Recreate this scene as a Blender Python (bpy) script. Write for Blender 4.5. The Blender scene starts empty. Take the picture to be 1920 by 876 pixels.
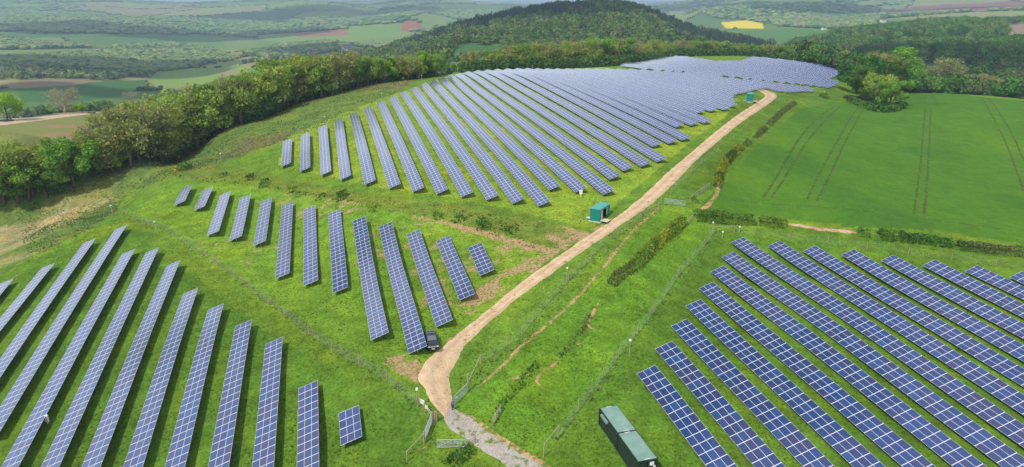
import bpy, bmesh, math, random
import numpy as np
from mathutils import Matrix, Vector
R_ = math.radians
random.seed(7); rng = np.random.default_rng(11)
sc = bpy.context.scene
COL = sc.collection
CZ = 55.0                                   # camera height above the scene datum

# ------------------------------------------------------------------ camera, sky, sun, exposure
F = 1280.0; PITCH = math.atan((438-12)/F)
cam_d = bpy.data.cameras.new("camera"); cam = bpy.data.objects.new("camera", cam_d); COL.objects.link(cam)
cam.location = (0, 0, CZ); cam.rotation_euler = (math.pi/2-PITCH, 0, 0)
cam_d.sensor_width = 36; cam_d.lens = 36*F/1920; cam_d.clip_start = 1; cam_d.clip_end = 40000
sc.camera = cam
SUN_AZ = R_(-140)      # direction TO the sun, measured from +Y clockwise (left-behind)
SUN_EL = R_(53)
w = bpy.data.worlds.new("World"); sc.world = w; w.use_nodes = True
nt = w.node_tree; bg = nt.nodes['Background']
sky = nt.nodes.new('ShaderNodeTexSky'); sky.sky_type = 'NISHITA'; sky.sun_disc = False
sky.sun_elevation = SUN_EL; sky.sun_rotation = SUN_AZ; sky.air_density = 1.0; sky.dust_density = 1.5; sky.altitude = 150
geo = nt.nodes.new('ShaderNodeNewGeometry'); 
tc = nt.nodes.new('ShaderNodeTexCoord')
mp = nt.nodes.new('ShaderNodeMapping'); mp.inputs['Scale'].default_value = (1, 1, 3.2)
nt.links.new(tc.outputs['Generated'], mp.inputs[0])
cn = nt.nodes.new('ShaderNodeTexNoise'); cn.inputs['Scale'].default_value = 2.6; cn.inputs['Detail'].default_value = 8; cn.inputs['Roughness'].default_value = .55
nt.links.new(mp.outputs[0], cn.inputs[0])
cr = nt.nodes.new('ShaderNodeValToRGB'); cr.color_ramp.elements[0].position = .40; cr.color_ramp.elements[1].position = .62
nt.links.new(cn.outputs[0], cr.inputs[0])
mx = nt.nodes.new('ShaderNodeMixRGB'); mx.inputs[2].default_value = (9.6, 10.4, 11.8, 1)
mf = nt.nodes.new('ShaderNodeMath'); mf.operation = 'MULTIPLY'; mf.inputs[1].default_value = .85
sx = nt.nodes.new('ShaderNodeSeparateXYZ'); nt.links.new(tc.outputs['Generated'], sx.inputs[0])
hr_ = nt.nodes.new('ShaderNodeMapRange'); hr_.inputs[1].default_value = .05; hr_.inputs[2].default_value = .85; hr_.inputs[3].default_value = .95; hr_.inputs[4].default_value = .15; nt.links.new(sx.outputs[2], hr_.inputs[0])
am = nt.nodes.new('ShaderNodeMath'); am.operation = 'MAXIMUM'; nt.links.new(cr.outputs[0], am.inputs[0]); nt.links.new(hr_.outputs[0], am.inputs[1])
nt.links.new(am.outputs[0], mf.inputs[0]); nt.links.new(mf.outputs[0], mx.inputs[0]); nt.links.new(sky.outputs[0], mx.inputs[1])
nt.links.new(mx.outputs[0], bg.inputs[0]); bg.inputs[1].default_value = 0.115
sd = bpy.data.lights.new("sun", 'SUN'); sd.energy = 3.6; sd.angle = R_(1.6); sd.color = (1, .94, .84)
sun = bpy.data.objects.new("sun", sd); COL.objects.link(sun); sun.location = (-200, -100, 300)
sv = Vector((math.sin(SUN_AZ)*math.cos(SUN_EL), math.cos(SUN_AZ)*math.cos(SUN_EL), math.sin(SUN_EL)))
sun.rotation_euler = sv.to_track_quat('Z', 'Y').to_euler()
vs = sc.view_settings; vs.view_transform = 'Standard'; vs.look = 'None'; vs.exposure = 0.08; vs.gamma = 1
sc.cycles.max_bounces = 5; sc.cycles.diffuse_bounces = 2; sc.cycles.glossy_bounces = 2; sc.cycles.transparent_max_bounces = 8
sc.cycles.volume_bounces = 0; sc.cycles.use_denoising = True

# ------------------------------------------------------------------ pixel <-> world
cp, sp = math.cos(PITCH), math.sin(PITCH)
def rays(px, py):
    u = (np.asarray(px, float)-960)/F; v = (438-np.asarray(py, float))/F
    return np.stack([u, cp+v*sp, -sp+v*cp], -1)
def project(x, y, z):
    z = z-CZ; d = y*cp-z*sp
    d = np.where(d < 1e-3, 1e-3, d)
    return 960+F*x/d, 438-F*(y*sp+z*cp)/d
AZ = R_(-15.1)
DV = np.array([math.sin(AZ), math.cos(AZ)]); NV = np.array([math.cos(AZ), -math.sin(AZ)])
def st(s, t): return s*NV[0]+t*DV[0], s*NV[1]+t*DV[1]

# ------------------------------------------------------------------ terrain control points (heights relative to the camera)
ctrl = []
def cst(lst, off=-.6):
    for s, t, z in lst:
        x, y = st(s, t); ctrl.append((x, y, z+off))
def cpz(lst):                               # seen at pixel, at height z
    for px, py, z in lst:
        r = rays(px, py); k = z/r[2]; ctrl.append((r[0]*k, r[1]*k, z))
def cpd(lst):                               # seen at pixel, at horizontal distance D
    for px, py, D in lst:
        r = rays(px, py); k = D/math.hypot(r[0], r[1]); ctrl.append((r[0]*k, r[1]*k, r[2]*k))
cst([(-62.5,160,-54),(-57,170,-52.3),(-51.5,175,-51.2),(-46,158,-51.9),(-40.5,155.5,-51.2),(-35,148,-51.7),(-29.5,133,-52.5),(-24,125,-52.7),(-18.5,117,-52.9),(-13,109,-53.1),(-7.5,95,-53.8),(-2,83,-54.8),(-2,77,-55.2),
     (-57,122,-57),(-51.5,107,-57.8),(-46,91.5,-58.6),(-40.5,89,-58),(-35,86.5,-57.5),(-29.5,85,-57.2),(-24,83,-56.9),(-18.5,81,-56.4),(-13,80,-56),(-7.5,79,-55.6),(-30,60,-59),(0,55,-56),(20,60,-54.5),(30,80,-52.5),(30,50,-53.5),
     (-40.5,200,-48),(-35,197,-48.4),(-29.5,191,-48.2),(-24,186,-48.2),(-18.5,182,-48.4),(-13,176,-48.2),(-7.5,168,-47.6),(-40.5,188,-49.3),(-35,183,-49.5),(-29.5,164,-50.7),(-24,160,-51),(-18.5,155,-51.2),(-13,137,-52.3),(-7.5,130,-51.8),(-2,125,-51.3),
     (3.5,147,-45.2),(9,145,-46.2),(14.5,141,-47),(20,136,-47.2),(25.5,129,-46.8),(3.5,96,-49.8),(9,94,-50.1),(14.5,102,-50),(20,110,-49.6),(25.5,118,-48.7),
     (-14,223,-40.8),(-8.6,224,-39.8),(-3.2,236,-38.8),(-14,203,-43.6),(-8.6,196,-43.8),(-3.2,190,-43.6),(2.2,178,-43.2),(2.2,242,-38.0),(2.2,210,-40.8),(-3.2,213,-41.4),
     (80,345,-31.4),(110,345,-31.6),(140,340,-32),
     (40,79.3,-50.2),(46.2,86,-50.3),(52.4,92.5,-50.3),(58.6,99,-50.2),(64.8,105,-50),(71,112,-49.8),(77,118,-49.5),(83.4,124,-49.2),(89.6,120,-49.2),(95.8,116,-49.7),(102,112,-49.7),(108,108,-49.9),(114.4,104,-50),(120.6,99,-50.3),(40,59,-51.6),(46,59,-52.3),(52.4,58,-53),(58.6,57,-53.4),(64.8,59,-53.3),(71,66,-53.1),(77.2,73,-52.6),(83.4,80,-52),(83.4,55,-54.1),(89.6,60,-53.8),(95.8,66,-53),(102,71,-52.7),(108,76,-52.1),(114.4,81,-51.6),(120.6,87,-50.9),(60,30,-55.2),(100,20,-56.5),(120,60,-53.3),(52,76,-51.6),(65,83,-51.6),(77,96,-51),(90,100,-50.7)])
# near ends of the hillside rows
CE = [((35,808),(91,779)),((168,827),(224,797)),((300,842),(362,812)),((355,760),(412,732)),((490,772),(548,745)),((632,783),(689,755)),((665,707),(720,680)),((735,662),(787,637)),((825,640),(875,615)),((908,614),(962,592)),((885,538),(930,517)),((968,521),(1010,500)),((1035,503),(1083,483)),((1005,437),(1052,418)),((1080,427),(1122,408)),((1148,416),(1190,397)),((1115,365),(1160,348)),((1180,355),(1220,338)),((1250,347),(1290,330)),((1285,330),(1327,314))]
CE = [tuple((900+x/2.738, 80+y/2.738) for x, y in e) for e in CE]
CTOP = {4:((347,405),(378,712)),5:((424,375),(503,737)),6:((497,343),(628,750)),7:((564,311),(750,765)),8:((626,285),(872,778)),9:((682,260),(1000,793)),10:((735,238),(1130,808)),11:((785,217),(1262,825))}
CLINE = {i: ((500+a[0]/2.738, 80+a[1]/2.738), (500+b[0]/2.738, 80+b[1]/2.738)) for i, (a, b) in CTOP.items() if i > 4}
for i, tp in {12:(803.4,154),13:(820,148.6),14:(836,144.5),15:(852,141.5),16:(877.7,142),17:(897,140),18:(923,140),19:(946.7,141),20:(981,144),21:(997,141.3)}.items(): CLINE[i] = (tp, CE[i-10][0])
for i, (a, b) in CLINE.items():
    s = -14+5.4*(i-1)
    for fq in (0., .12, .3, .5, .75, 1.):
        bul = (1.2 if i < 9 else 3.0)*4*fq*(1-fq); px = a[0]+(b[0]-a[0])*fq+bul*.8; py = a[1]+(b[1]-a[1])*fq-bul*.6
        r = rays(px, py); l = s/(r[0]*NV[0]+r[1]*NV[1]); ctrl.append((r[0]*l, r[1]*l, r[2]*l-.6))
for k, (a, b) in enumerate(CE):
    if k < 12: continue
    s = -14+5.4*(9+k); r = rays(*a); l = s/(r[0]*NV[0]+r[1]*NV[1])
    ctrl.append((r[0]*l, r[1]*l, r[2]*l-.6))
cpz([(0,385,-60.5),(-150,420,-66),(60,372,-59),(160,335,-55),(250,302,-51.5),(420,240,-47),(560,192,-41.5),(700,158,-37),(790,146,-34.8),(100,420,-56.5),(0,470,-59),(300,330,-49),(420,290,-47),(560,240,-41.5),
     (850,139,-33.5),(900,133,-32.5),
     (1160,124,-35),(1265,108,-36.5),(1400,107,-38.5),(1543,124,-43),(1581,135,-43),(1568,158,-42),(1425,150,-37),(1320,141,-35),(1521,169,-40),(1445,176,-37),
     (1500,200,-40),(1500,300,-42.5),(1400,340,-43.5),(1340,400,-45.5),(1600,430,-47.5),(1920,455,-49.5),(1920,300,-50),(1700,300,-46),(1700,180,-44),(1640,200,-44.5),(1920,187,-45),(1800,177,-44.5),(2150,300,-54),
     (1250,400,-44.8),(1150,500,-47),(1050,600,-49.3),(950,700,-51.5),(860,740,-53.2),(900,830,-54.3),(1000,860,-54)])
# beyond the crest: ground falls to the wooded edge and the valley
cpd([(-100,292,300),(-100,262,420),(30,300,275),(30,270,360),(150,255,390),(60,230,440),(200,212,500),(0,226,460),(-100,225,480)])
def beyond(lst):
    for px, D, z in lst:
        a = math.atan((px-960)/(F/cp)); ctrl.append((D*math.sin(a), D*math.cos(a), z))
beyond([(0,228,-62.5),(170,245,-58.5),(280,280,-56),(430,330,-53),(560,365,-49),(700,395,-45),(800,412,-43),(900,440,-42),(1000,450,-40),(1100,480,-41),
        (300,350,-67),(430,420,-70),(560,460,-66),(700,490,-61),(800,520,-59),(900,560,-59),(1000,580,-58),(1100,620,-58),(1160,500,-41),(1250,600,-43),(1300,650,-46),(1400,690,-50),(1500,680,-52),(1250,720,-56),(1400,800,-58),(1570,650,-52),
        (0,680,-100),(200,700,-100),(300,560,-98),(430,600,-105),(560,640,-104),(700,660,-96),(1650,460,-48),(1800,490,-50),(1920,490,-51),(2100,490,-54),(1800,560,-60),(1920,560,-62),(1600,660,-62),(1800,680,-74),(1920,680,-76),
        (-200,700,-115),(-200,1200,-128)])
cpd([(0,180,1000),(200,180,1050),(0,150,1280),(200,150,1300),(400,150,1300),(0,120,1700),(200,120,1750),(400,125,1650),(560,120,1500),
     (0,95,2300),(250,95,2300),(500,92,2200),(0,70,3000),(250,70,3000),(500,70,2900),(640,85,2100),(640,60,2900),(760,62,2700),
     (0,50,3900),(250,48,4000),(500,50,3900),(640,42,3800),(760,40,3500),(0,28,5200),(250,28,5300),(500,26,5300),(700,24,5200),
     (0,-1,8200),(200,-2,8200),(350,5,8600),(500,0,8000),(640,6,8600),(760,1,8000),(860,2,8600),(960,4,9000),(1100,8,9400),(1180,12,9500),(1260,8,9000),(1330,2,7500),(1400,-4,7000),(1600,-10,6500),(1800,-12,6200),(1920,-14,6000),(2150,-14,6000),(-200,0,8000),(-200,60,3500),
     (860,92,820),(940,100,760),(860,110,640),(940,112,650)])
# wooded hill
cpd([(560,114,1150),(640,110,1250),(740,92,1400),(800,76,1450),(860,60,1480),(900,48,1500),(950,37,1500),(1000,28,1500),(1060,21,1500),(1120,19,1500),(1180,24,1500),(1230,40,1500),(1270,56,1480),(1330,70,1400),(1400,82,1300),(1460,90,1200),
     (800,98,1000),(900,80,1000),(1000,74,1000),(1100,68,1000),(1200,72,1000),(1300,88,950),(1400,96,950)])
beyond([(560,1500,-125),(740,1900,-125),(900,2100,-120),(1060,2200,-118),(1200,2200,-118),(1330,2000,-112),(700,1000,-95)])
# right-hand valley and slope
cpd([(1500,92,1100),(1560,72,1300),(1640,62,1400),(1780,54,1450),(1920,56,1400),(2100,60,1400),(1560,118,850),(1700,118,850),(1800,120,850),(1920,125,850),(1920,88,1100),(1750,86,1120),
     (1440,80,1900),(1560,78,1900),(1400,60,2500),(1540,55,2500),(1400,48,3000),(1650,44,2600),(1800,30,3000),(1920,30,3000),(1400,28,4300),(1600,20,4300),(1800,8,4500),(1920,4,4500),(2100,4,4500),(1300,40,3600),(1280,20,6000)])
for a in range(-170, 181, 20):
    for D in (25000, 14000): ctrl.append((D*math.sin(R_(a)), D*math.cos(R_(a)), -60.))
for a in range(60, 301, 24):
    ctrl.append((40*math.sin(R_(a)), 40*math.cos(R_(a)), -56.)); ctrl.append((400*math.sin(R_(a)), 400*math.cos(R_(a)), -62.)); ctrl.append((3000*math.sin(R_(a)), 3000*math.cos(R_(a)), -110.))
ctrl = np.array(ctrl)
def qmap(x, y):
    r = np.hypot(x, y)+1e-6; k = np.log1p(r/25.)/r
    return np.stack([x*k, y*k], -1)
Q = qmap(ctrl[:, 0], ctrl[:, 1])
def tps(r2): return np.where(r2 > 1e-12, .5*r2*np.log(r2+1e-12), 0)
zs = ctrl[:, 2]/(1+np.hypot(ctrl[:, 0], ctrl[:, 1])/1e9)
n_ = len(Q); D2 = ((Q[:, None]-Q[None])**2).sum(-1)
A_ = np.zeros((n_+3, n_+3)); A_[:n_, :n_] = tps(D2)+np.eye(n_)*2e-4; A_[:n_, n_] = 1; A_[:n_, n_+1:] = Q; A_[n_:, :n_] = A_[:n_, n_:].T
W_ = np.linalg.solve(A_, np.r_[zs, 0, 0, 0])
def Htps(x, y):
    x = np.asarray(x, float); y = np.asarray(y, float); q = qmap(x.ravel(), y.ravel()); out = np.empty(len(q))
    for i in range(0, len(q), 20000):
        c = q[i:i+20000]; d2 = ((c[:, None]-Q[None])**2).sum(-1)
        out[i:i+20000] = tps(d2)@W_[:n_]+W_[n_]+c@W_[n_+1:]
    return out.reshape(x.shape)+CZ

# value noise helpers (for terrain roughness and scattering)
def vnoise(x, y, s, seed=0):
    x = np.asarray(x)/s; y = np.asarray(y)/s; xi = np.floor(x).astype(np.int64); yi = np.floor(y).astype(np.int64); fx = x-xi; fy = y-yi
    fx = fx*fx*(3-2*fx); fy = fy*fy*(3-2*fy)
    def h(a, b):
        v = (a*374761393+b*668265263+seed*974711) & 0x7fffffff; v = ((v ^ (v >> 13))*1274126177) & 0x7fffffff
        return ((v ^ (v >> 16)) & 0xffff)/65535.
    return (h(xi, yi)*(1-fx)+h(xi+1, yi)*fx)*(1-fy)+(h(xi, yi+1)*(1-fx)+h(xi+1, yi+1)*fx)*fy
def fbm(x, y, s, seed=0, o=4):
    return sum(vnoise(x, y, s/2**i, seed+i*17)*.5**i for i in range(o))/sum(.5**i for i in range(o))

# polar ground grid
NA, AMAX = 900, R_(50)
az_f = np.linspace(-AMAX, AMAX, NA)
rr = [1., 12., 25., 40.]
r = 52.
while r < 13000: rr.append(r); r *= 1.0+ (.0062 if r < 1500 else .010)
rr += [13500., 18000., 30000.]
rr = np.array(rr); NR = len(rr); lr = np.log(rr)
gx = rr[:, None]*np.sin(az_f)[None]; gy = rr[:, None]*np.cos(az_f)[None]
# evaluate on a coarser azimuth grid, then interpolate
ca = np.linspace(-AMAX, AMAX, 226)
zc = Htps(rr[:, None]*np.sin(ca)[None], rr[:, None]*np.cos(ca)[None])
gz = np.stack([np.interp(az_f, ca, zc[i]) for i in range(NR)])
def far_relief(x, y):
    d = np.hypot(x, y); k = np.clip((d-900)/2500, 0, 1); k2 = np.clip((d-3500)/3000, 0, 1)
    return k*(fbm(x, y, 900, 5, 3)-.5)*52+k2*(fbm(x, y, 2600, 9, 3)-.5)*170
gz = gz+far_relief(gx, gy)
# long ridges of the far country: picture span, distance, depth, height of the crest line
RIDGES = [(-300,340,7600,900,[(-300,-4),(60,-1),(200,0),(300,4),(340,9)]),(300,700,6300,800,[(300,14),(400,6),(480,2),(560,0),(640,6),(700,12)]),(560,1000,8300,900,[(560,8),(640,5),(760,-1),(850,1),(1000,8)]),
          (600,840,3900,420,[(600,50),(680,36),(740,28),(800,22),(840,30)]),(-300,560,4300,520,[(-300,30),(100,31),(300,34),(420,38),(500,44),(560,52)]),(800,1120,6600,600,[(800,16),(880,12),(960,8),(1040,14),(1120,20)]),
          (1150,2300,6900,800,[(1150,14),(1260,8),(1350,-6),(1500,-16),(2300,-24)]),(1230,1700,4300,600,[(1230,34),(1320,16),(1420,6),(1560,4),(1640,12),(1700,22)]),(1560,2400,3300,500,[(1560,40),(1650,28),(1760,16),(1900,10),(2400,6)])]
def add_ridges(x, y, z):
    d = np.hypot(x, y); a = np.arctan2(x, y); px = 960+F/cp*np.tan(np.clip(a, -1.3, 1.3))
    for x0, x1, D0, wD, prof in RIDGES:
        py = np.interp(px, [q[0] for q in prof], [q[1] for q in prof]); u = (px-960)/F; v = (438-py)/F; ry = cp+v*sp; rz = -sp+v*cp
        D_ = D0*(1+.06*np.sin(px/95.+D0)); zt = CZ+rz/np.hypot(u, ry)*D_; win = np.clip((px-x0)/70, 0, 1)*np.clip((x1-px)/70, 0, 1); win = win*win*(3-2*win)
        k = np.exp(-((d-D_)/np.where(d < D_, wD*1.5, wD))**2)*win; z = z+np.maximum(zt-z, 0)*k
    return z
gz = add_ridges(gx, gy, gz)
def H(x, y):
    x = np.asarray(x, float); y = np.asarray(y, float); sh = x.shape; x = x.ravel(); y = y.ravel()
    a = np.arctan2(x, y); l = np.log(np.maximum(np.hypot(x, y), 1.01))
    fi = np.clip((a+AMAX)/(2*AMAX)*(NA-1), 0, NA-1.001); i = fi.astype(int); fa = fi-i
    j = np.clip(np.searchsorted(rr, np.exp(l))-1, 0, NR-2); fr = np.clip((np.exp(l)-rr[j])/(rr[j+1]-rr[j]), 0, 1)
    return ((gz[j, i]*(1-fa)+gz[j, i+1]*fa)*(1-fr)+(gz[j+1, i]*(1-fa)+gz[j+1, i+1]*fa)*fr).reshape(sh)
def unproj(px, py, h=0., dmin=45):
    """first point where the view ray comes down to h above the ground"""
    px = np.atleast_1d(np.asarray(px, float)); py = np.atleast_1d(np.asarray(py, float)); out = np.zeros((len(px), 3))
    rv = rays(px, py); m0 = np.searchsorted(rr, dmin)
    for n in range(len(px)):
        d = rv[n]; hd = math.hypot(d[0], d[1]); a = math.atan2(d[0], d[1]); fi = min(max((a+AMAX)/(2*AMAX)*(NA-1), 0), NA-1.001); i = int(fi); fa = fi-i
        prof = gz[:, i]*(1-fa)+gz[:, i+1]*fa+h
        diff = CZ+rr*d[2]/hd-prof; k = np.nonzero(diff[m0:] < 0)[0]
        if len(k) == 0: j = np.argmin(np.abs(diff[m0:-3]))+m0; D = rr[j]
        else:
            j = k[0]+m0; D = rr[j-1]+(rr[j]-rr[j-1])*diff[j-1]/(diff[j-1]-diff[j])
        out[n] = (D*math.sin(a), D*math.cos(a), 0)
    out[:, 2] = H(out[:, 0], out[:, 1])
    return out
def up1(px, py, h=0., dmin=45): return unproj([px], [py], h, dmin)[0]

# ------------------------------------------------------------------ object helpers
def prop(o, label=None, cat=None, group=None, kind=None):
    if label: o['label'] = label
    if cat: o['category'] = cat
    if group: o['group'] = group
    if kind: o['kind'] = kind
    return o
def mesh_from(name, V, Fc, mats, mi=None, smooth=False, attrs=None):
    me = bpy.data.meshes.new(name)
    V = np.asarray(V, np.float32); me.vertices.add(len(V)); me.vertices.foreach_set('co', V.ravel())
    if isinstance(Fc, np.ndarray):
        nf, k = Fc.shape; me.loops.add(nf*k); me.loops.foreach_set('vertex_index', Fc.astype(np.int32).ravel())
        me.polygons.add(nf); me.polygons.foreach_set('loop_start', np.arange(0, nf*k, k, dtype=np.int32))
    else:
        fl = [i for f in Fc for i in f]; me.loops.add(len(fl)); me.loops.foreach_set('vertex_index', np.array(fl, np.int32))
        me.polygons.add(len(Fc)); me.polygons.foreach_set('loop_start', np.cumsum([0]+[len(f) for f in Fc[:-1]]).astype(np.int32))
    for m in mats: me.materials.append(m)
    if mi is not None: me.polygons.foreach_set('material_index', np.asarray(mi, np.int32))
    me.update(calc_edges=True)
    me.polygons.foreach_set('use_smooth', np.full(len(me.polygons), bool(smooth)))
    for k, a in (attrs or {}).items():
        a = np.asarray(a, np.float32)
        if a.ndim == 1:
            at = me.attributes.new(k, 'FLOAT', 'POINT'); at.data.foreach_set('value', a)
        else:
            at = me.attributes.new(k, 'FLOAT_COLOR', 'POINT'); c4 = np.ones((len(a), 4), np.float32); c4[:, :3] = a; at.data.foreach_set('color', c4.ravel())
    me.validate(); return me
def link(name, me, parent=None, loc=None, mat=None):
    o = bpy.data.objects.new(name, me); COL.objects.link(o)
    if parent: o.parent = parent
    if loc is not None: o.location = loc
    return o
def empty(name, loc, rz=0):
    o = bpy.data.objects.new(name, None); COL.objects.link(o); o.location = loc; o.rotation_euler = (0, 0, rz); o.empty_display_size = .3; return o
class MB:
    def __init__(s): s.v = []; s.f = []; s.m = []
    def add(s, v, f, m=0):
        b = len(s.v); s.v += [tuple(p) for p in v]; s.f += [tuple(i+b for i in q) for q in f]; s.m += [m]*len(f)
    def box(s, c, d, m=0, M=None, taper=0):
        hx, hy, hz = d[0]/2, d[1]/2, d[2]/2; P = []
        for z in (-1, 1):
            k = 1-taper if z > 0 else 1
            for x, y in ((-1,-1),(1,-1),(1,1),(-1,1)): P.append(Vector((x*hx*k, y*hy*k, z*hz)))
        if M is not None: P = [M @ p for p in P]
        P = [p+Vector(c) for p in P]
        s.add(P, [(3,2,1,0),(4,5,6,7),(0,1,5,4),(1,2,6,5),(2,3,7,6),(3,0,4,7)], m)
    def tube(s, a, b, r0, r1=None, n=7, m=0, cap=True):
        a = Vector(a); b = Vector(b); r1 = r0 if r1 is None else r1; d = (b-a)
        if d.length < 1e-6: return
        q = d.to_track_quat('Z', 'Y'); P = []
        for p, r in ((a, r0), (b, r1)):
            for i in range(n):
                t = 2*math.pi*i/n; P.append(p+q @ Vector((r*math.cos(t), r*math.sin(t), 0)))
        f = [(i, (i+1) % n, n+(i+1) % n, n+i) for i in range(n)]
        if cap: f += [tuple(range(n-1, -1, -1)), tuple(range(n, 2*n))]
        s.add(P, f, m)
    def mesh(s, name, mats, smooth=False): return mesh_from(name, s.v, s.f, mats, s.m, smooth)
    def build(s, name, mats, parent=None, smooth=False):
        if not isinstance(mats, (list, tuple)): mats = [mats]
        return link(name, s.mesh(name, mats, smooth), parent)

# ------------------------------------------------------------------ materials
def new_mat(name):
    m = bpy.data.materials.new(name); m.use_nodes = True; t = m.node_tree; return m, t, t.nodes['Principled BSDF']
def simple(name, col, rough=.7, metal=0, var=.15, scale=3., bump=0., spec=.3):
    m, t, b = new_mat(name); b.inputs['Roughness'].default_value = rough; b.inputs['Metallic'].default_value = metal; b.inputs['Specular IOR Level'].default_value = spec
    g = t.nodes.new('ShaderNodeNewGeometry'); n = t.nodes.new('ShaderNodeTexNoise'); n.inputs['Scale'].default_value = scale; n.inputs['Detail'].default_value = 5
    t.links.new(g.outputs['Position'], n.inputs[0]); c = t.nodes.new('ShaderNodeValToRGB'); e = c.color_ramp.elements
    e[0].position = .3; e[1].position = .7; e[0].color = tuple(x*(1-var) for x in col)+(1,); e[1].color = tuple(min(1, x*(1+var)) for x in col)+(1,)
    t.links.new(n.outputs[0], c.inputs[0]); t.links.new(c.outputs[0], b.inputs['Base Color'])
    if bump:
        bp = t.nodes.new('ShaderNodeBump'); bp.inputs['Strength'].default_value = bump; bp.inputs['Distance'].default_value = .1; t.links.new(n.outputs[0], bp.inputs['Height']); t.links.new(bp.outputs[0], b.inputs['Normal'])
    return m
def node(t, k, **kw):
    n = t.nodes.new(k)
    for a, v in kw.items():
        if a.startswith('i_'):
            key = a[2:]; key = int(key) if key.isdigit() else key.replace('_', ' '); n.inputs[key].default_value = v
        else: setattr(n, a, v)
    return n

# ground: attribute 'tint' = base colour of what grows or lies there, with shade from clouds in the lower corners, 'rough' = how tussocky it is
def ground_material():
    m, t, b = new_mat('ground'); L = t.links.new; b.inputs['Roughness'].default_value = .95; b.inputs['Specular IOR Level'].default_value = .05
    g = node(t, 'ShaderNodeNewGeometry'); at = node(t, 'ShaderNodeAttribute', attribute_name='tint'); ar = node(t, 'ShaderNodeAttribute', attribute_name='tuss'); as_ = node(t, 'ShaderNodeAttribute', attribute_name='bare')
    def nz(sc_, det=4, r=.55): 
        n = node(t, 'ShaderNodeTexNoise', i_Scale=sc_, i_Detail=det, i_Roughness=r); L(g.outputs['Position'], n.inputs[0]); return n
    n1 = nz(.045, 5); n2 = nz(.35, 5, .6); n3 = nz(2.2, 4, .65)
    def mr(src, a, c, lo, hi):
        r = node(t, 'ShaderNodeMapRange', i_1=a, i_2=c, i_3=lo, i_4=hi); L(src, r.inputs[0]); return r.outputs[0]
    def mul(a, c):
        x = node(t, 'ShaderNodeMath', operation='MULTIPLY'); L(a, x.inputs[0])
        if isinstance(c, float): x.inputs[1].default_value = c
        else: L(c, x.inputs[1])
        return x.outputs[0]
    bright = mul(mul(mr(n1.outputs[0], .3, .7, .86, 1.14), mr(n2.outputs[0], .3, .7, .72, 1.3)), mr(n3.outputs[0], .28, .72, .6, 1.42))
    mixb = node(t, 'ShaderNodeMath', operation='SUBTRACT'); L(bright, mixb.inputs[0]); mixb.inputs[1].default_value = 1
    ma = node(t, 'ShaderNodeMath', operation='MULTIPLY_ADD'); L(mixb.outputs[0], ma.inputs[0]); L(ar.outputs['Fac'], ma.inputs[1]); ma.inputs[2].default_value = 1
    v = node(t, 'ShaderNodeVectorMath', operation='SCALE'); L(at.outputs['Color'], v.inputs[0]); L(ma.outputs[0], v.inputs['Scale'])
    # hue drift: yellower patches
    yl = node(t, 'ShaderNodeMixRGB', blend_type='MULTIPLY'); yl.inputs[2].default_value = (1.35, 1.08, .8, 1)
    L(mul(mr(nz(.09, 4).outputs[0], .45, .68, 0., .8), ar.outputs['Fac']), yl.inputs[0]); L(v.outputs[0], yl.inputs[1])
    # bare soil / dead straw breaking through
    nb = nz(.28, 8, .7); ad = node(t, 'ShaderNodeMath', operation='ADD'); L(nb.outputs[0], ad.inputs[0]); L(as_.outputs['Fac'], ad.inputs[1])
    so = node(t, 'ShaderNodeMixRGB'); L(mr(ad.outputs[0], .90, 1.0, 0., .95), so.inputs[0]); L(yl.outputs[0], so.inputs[1])
    sc2 = node(t, 'ShaderNodeValToRGB'); e = sc2.color_ramp.elements; e[0].color = (.27, .17, .075, 1); e[1].color = (.52, .38, .21, 1); e[0].position = .35; e[1].position = .7; L(n3.outputs[0], sc2.inputs[0]); L(sc2.outputs[0], so.inputs[2])
    L(so.outputs[0], b.inputs['Base Color'])
    bp = node(t, 'ShaderNodeBump', i_Strength=.9, i_Distance=.5); nn = nz(.9, 6, .7); L(mul(nn.outputs[0], ar.outputs['Fac']), bp.inputs['Height'])
    bp2 = node(t, 'ShaderNodeBump', i_Strength=.6, i_Distance=.22); L(mul(nz(4.5, 3, .7).outputs[0], ar.outputs['Fac']), bp2.inputs['Height']); L(bp.outputs[0], bp2.inputs['Normal']); L(bp2.outputs[0], b.inputs['Normal'])
    return m
M_ground = ground_material()
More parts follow.
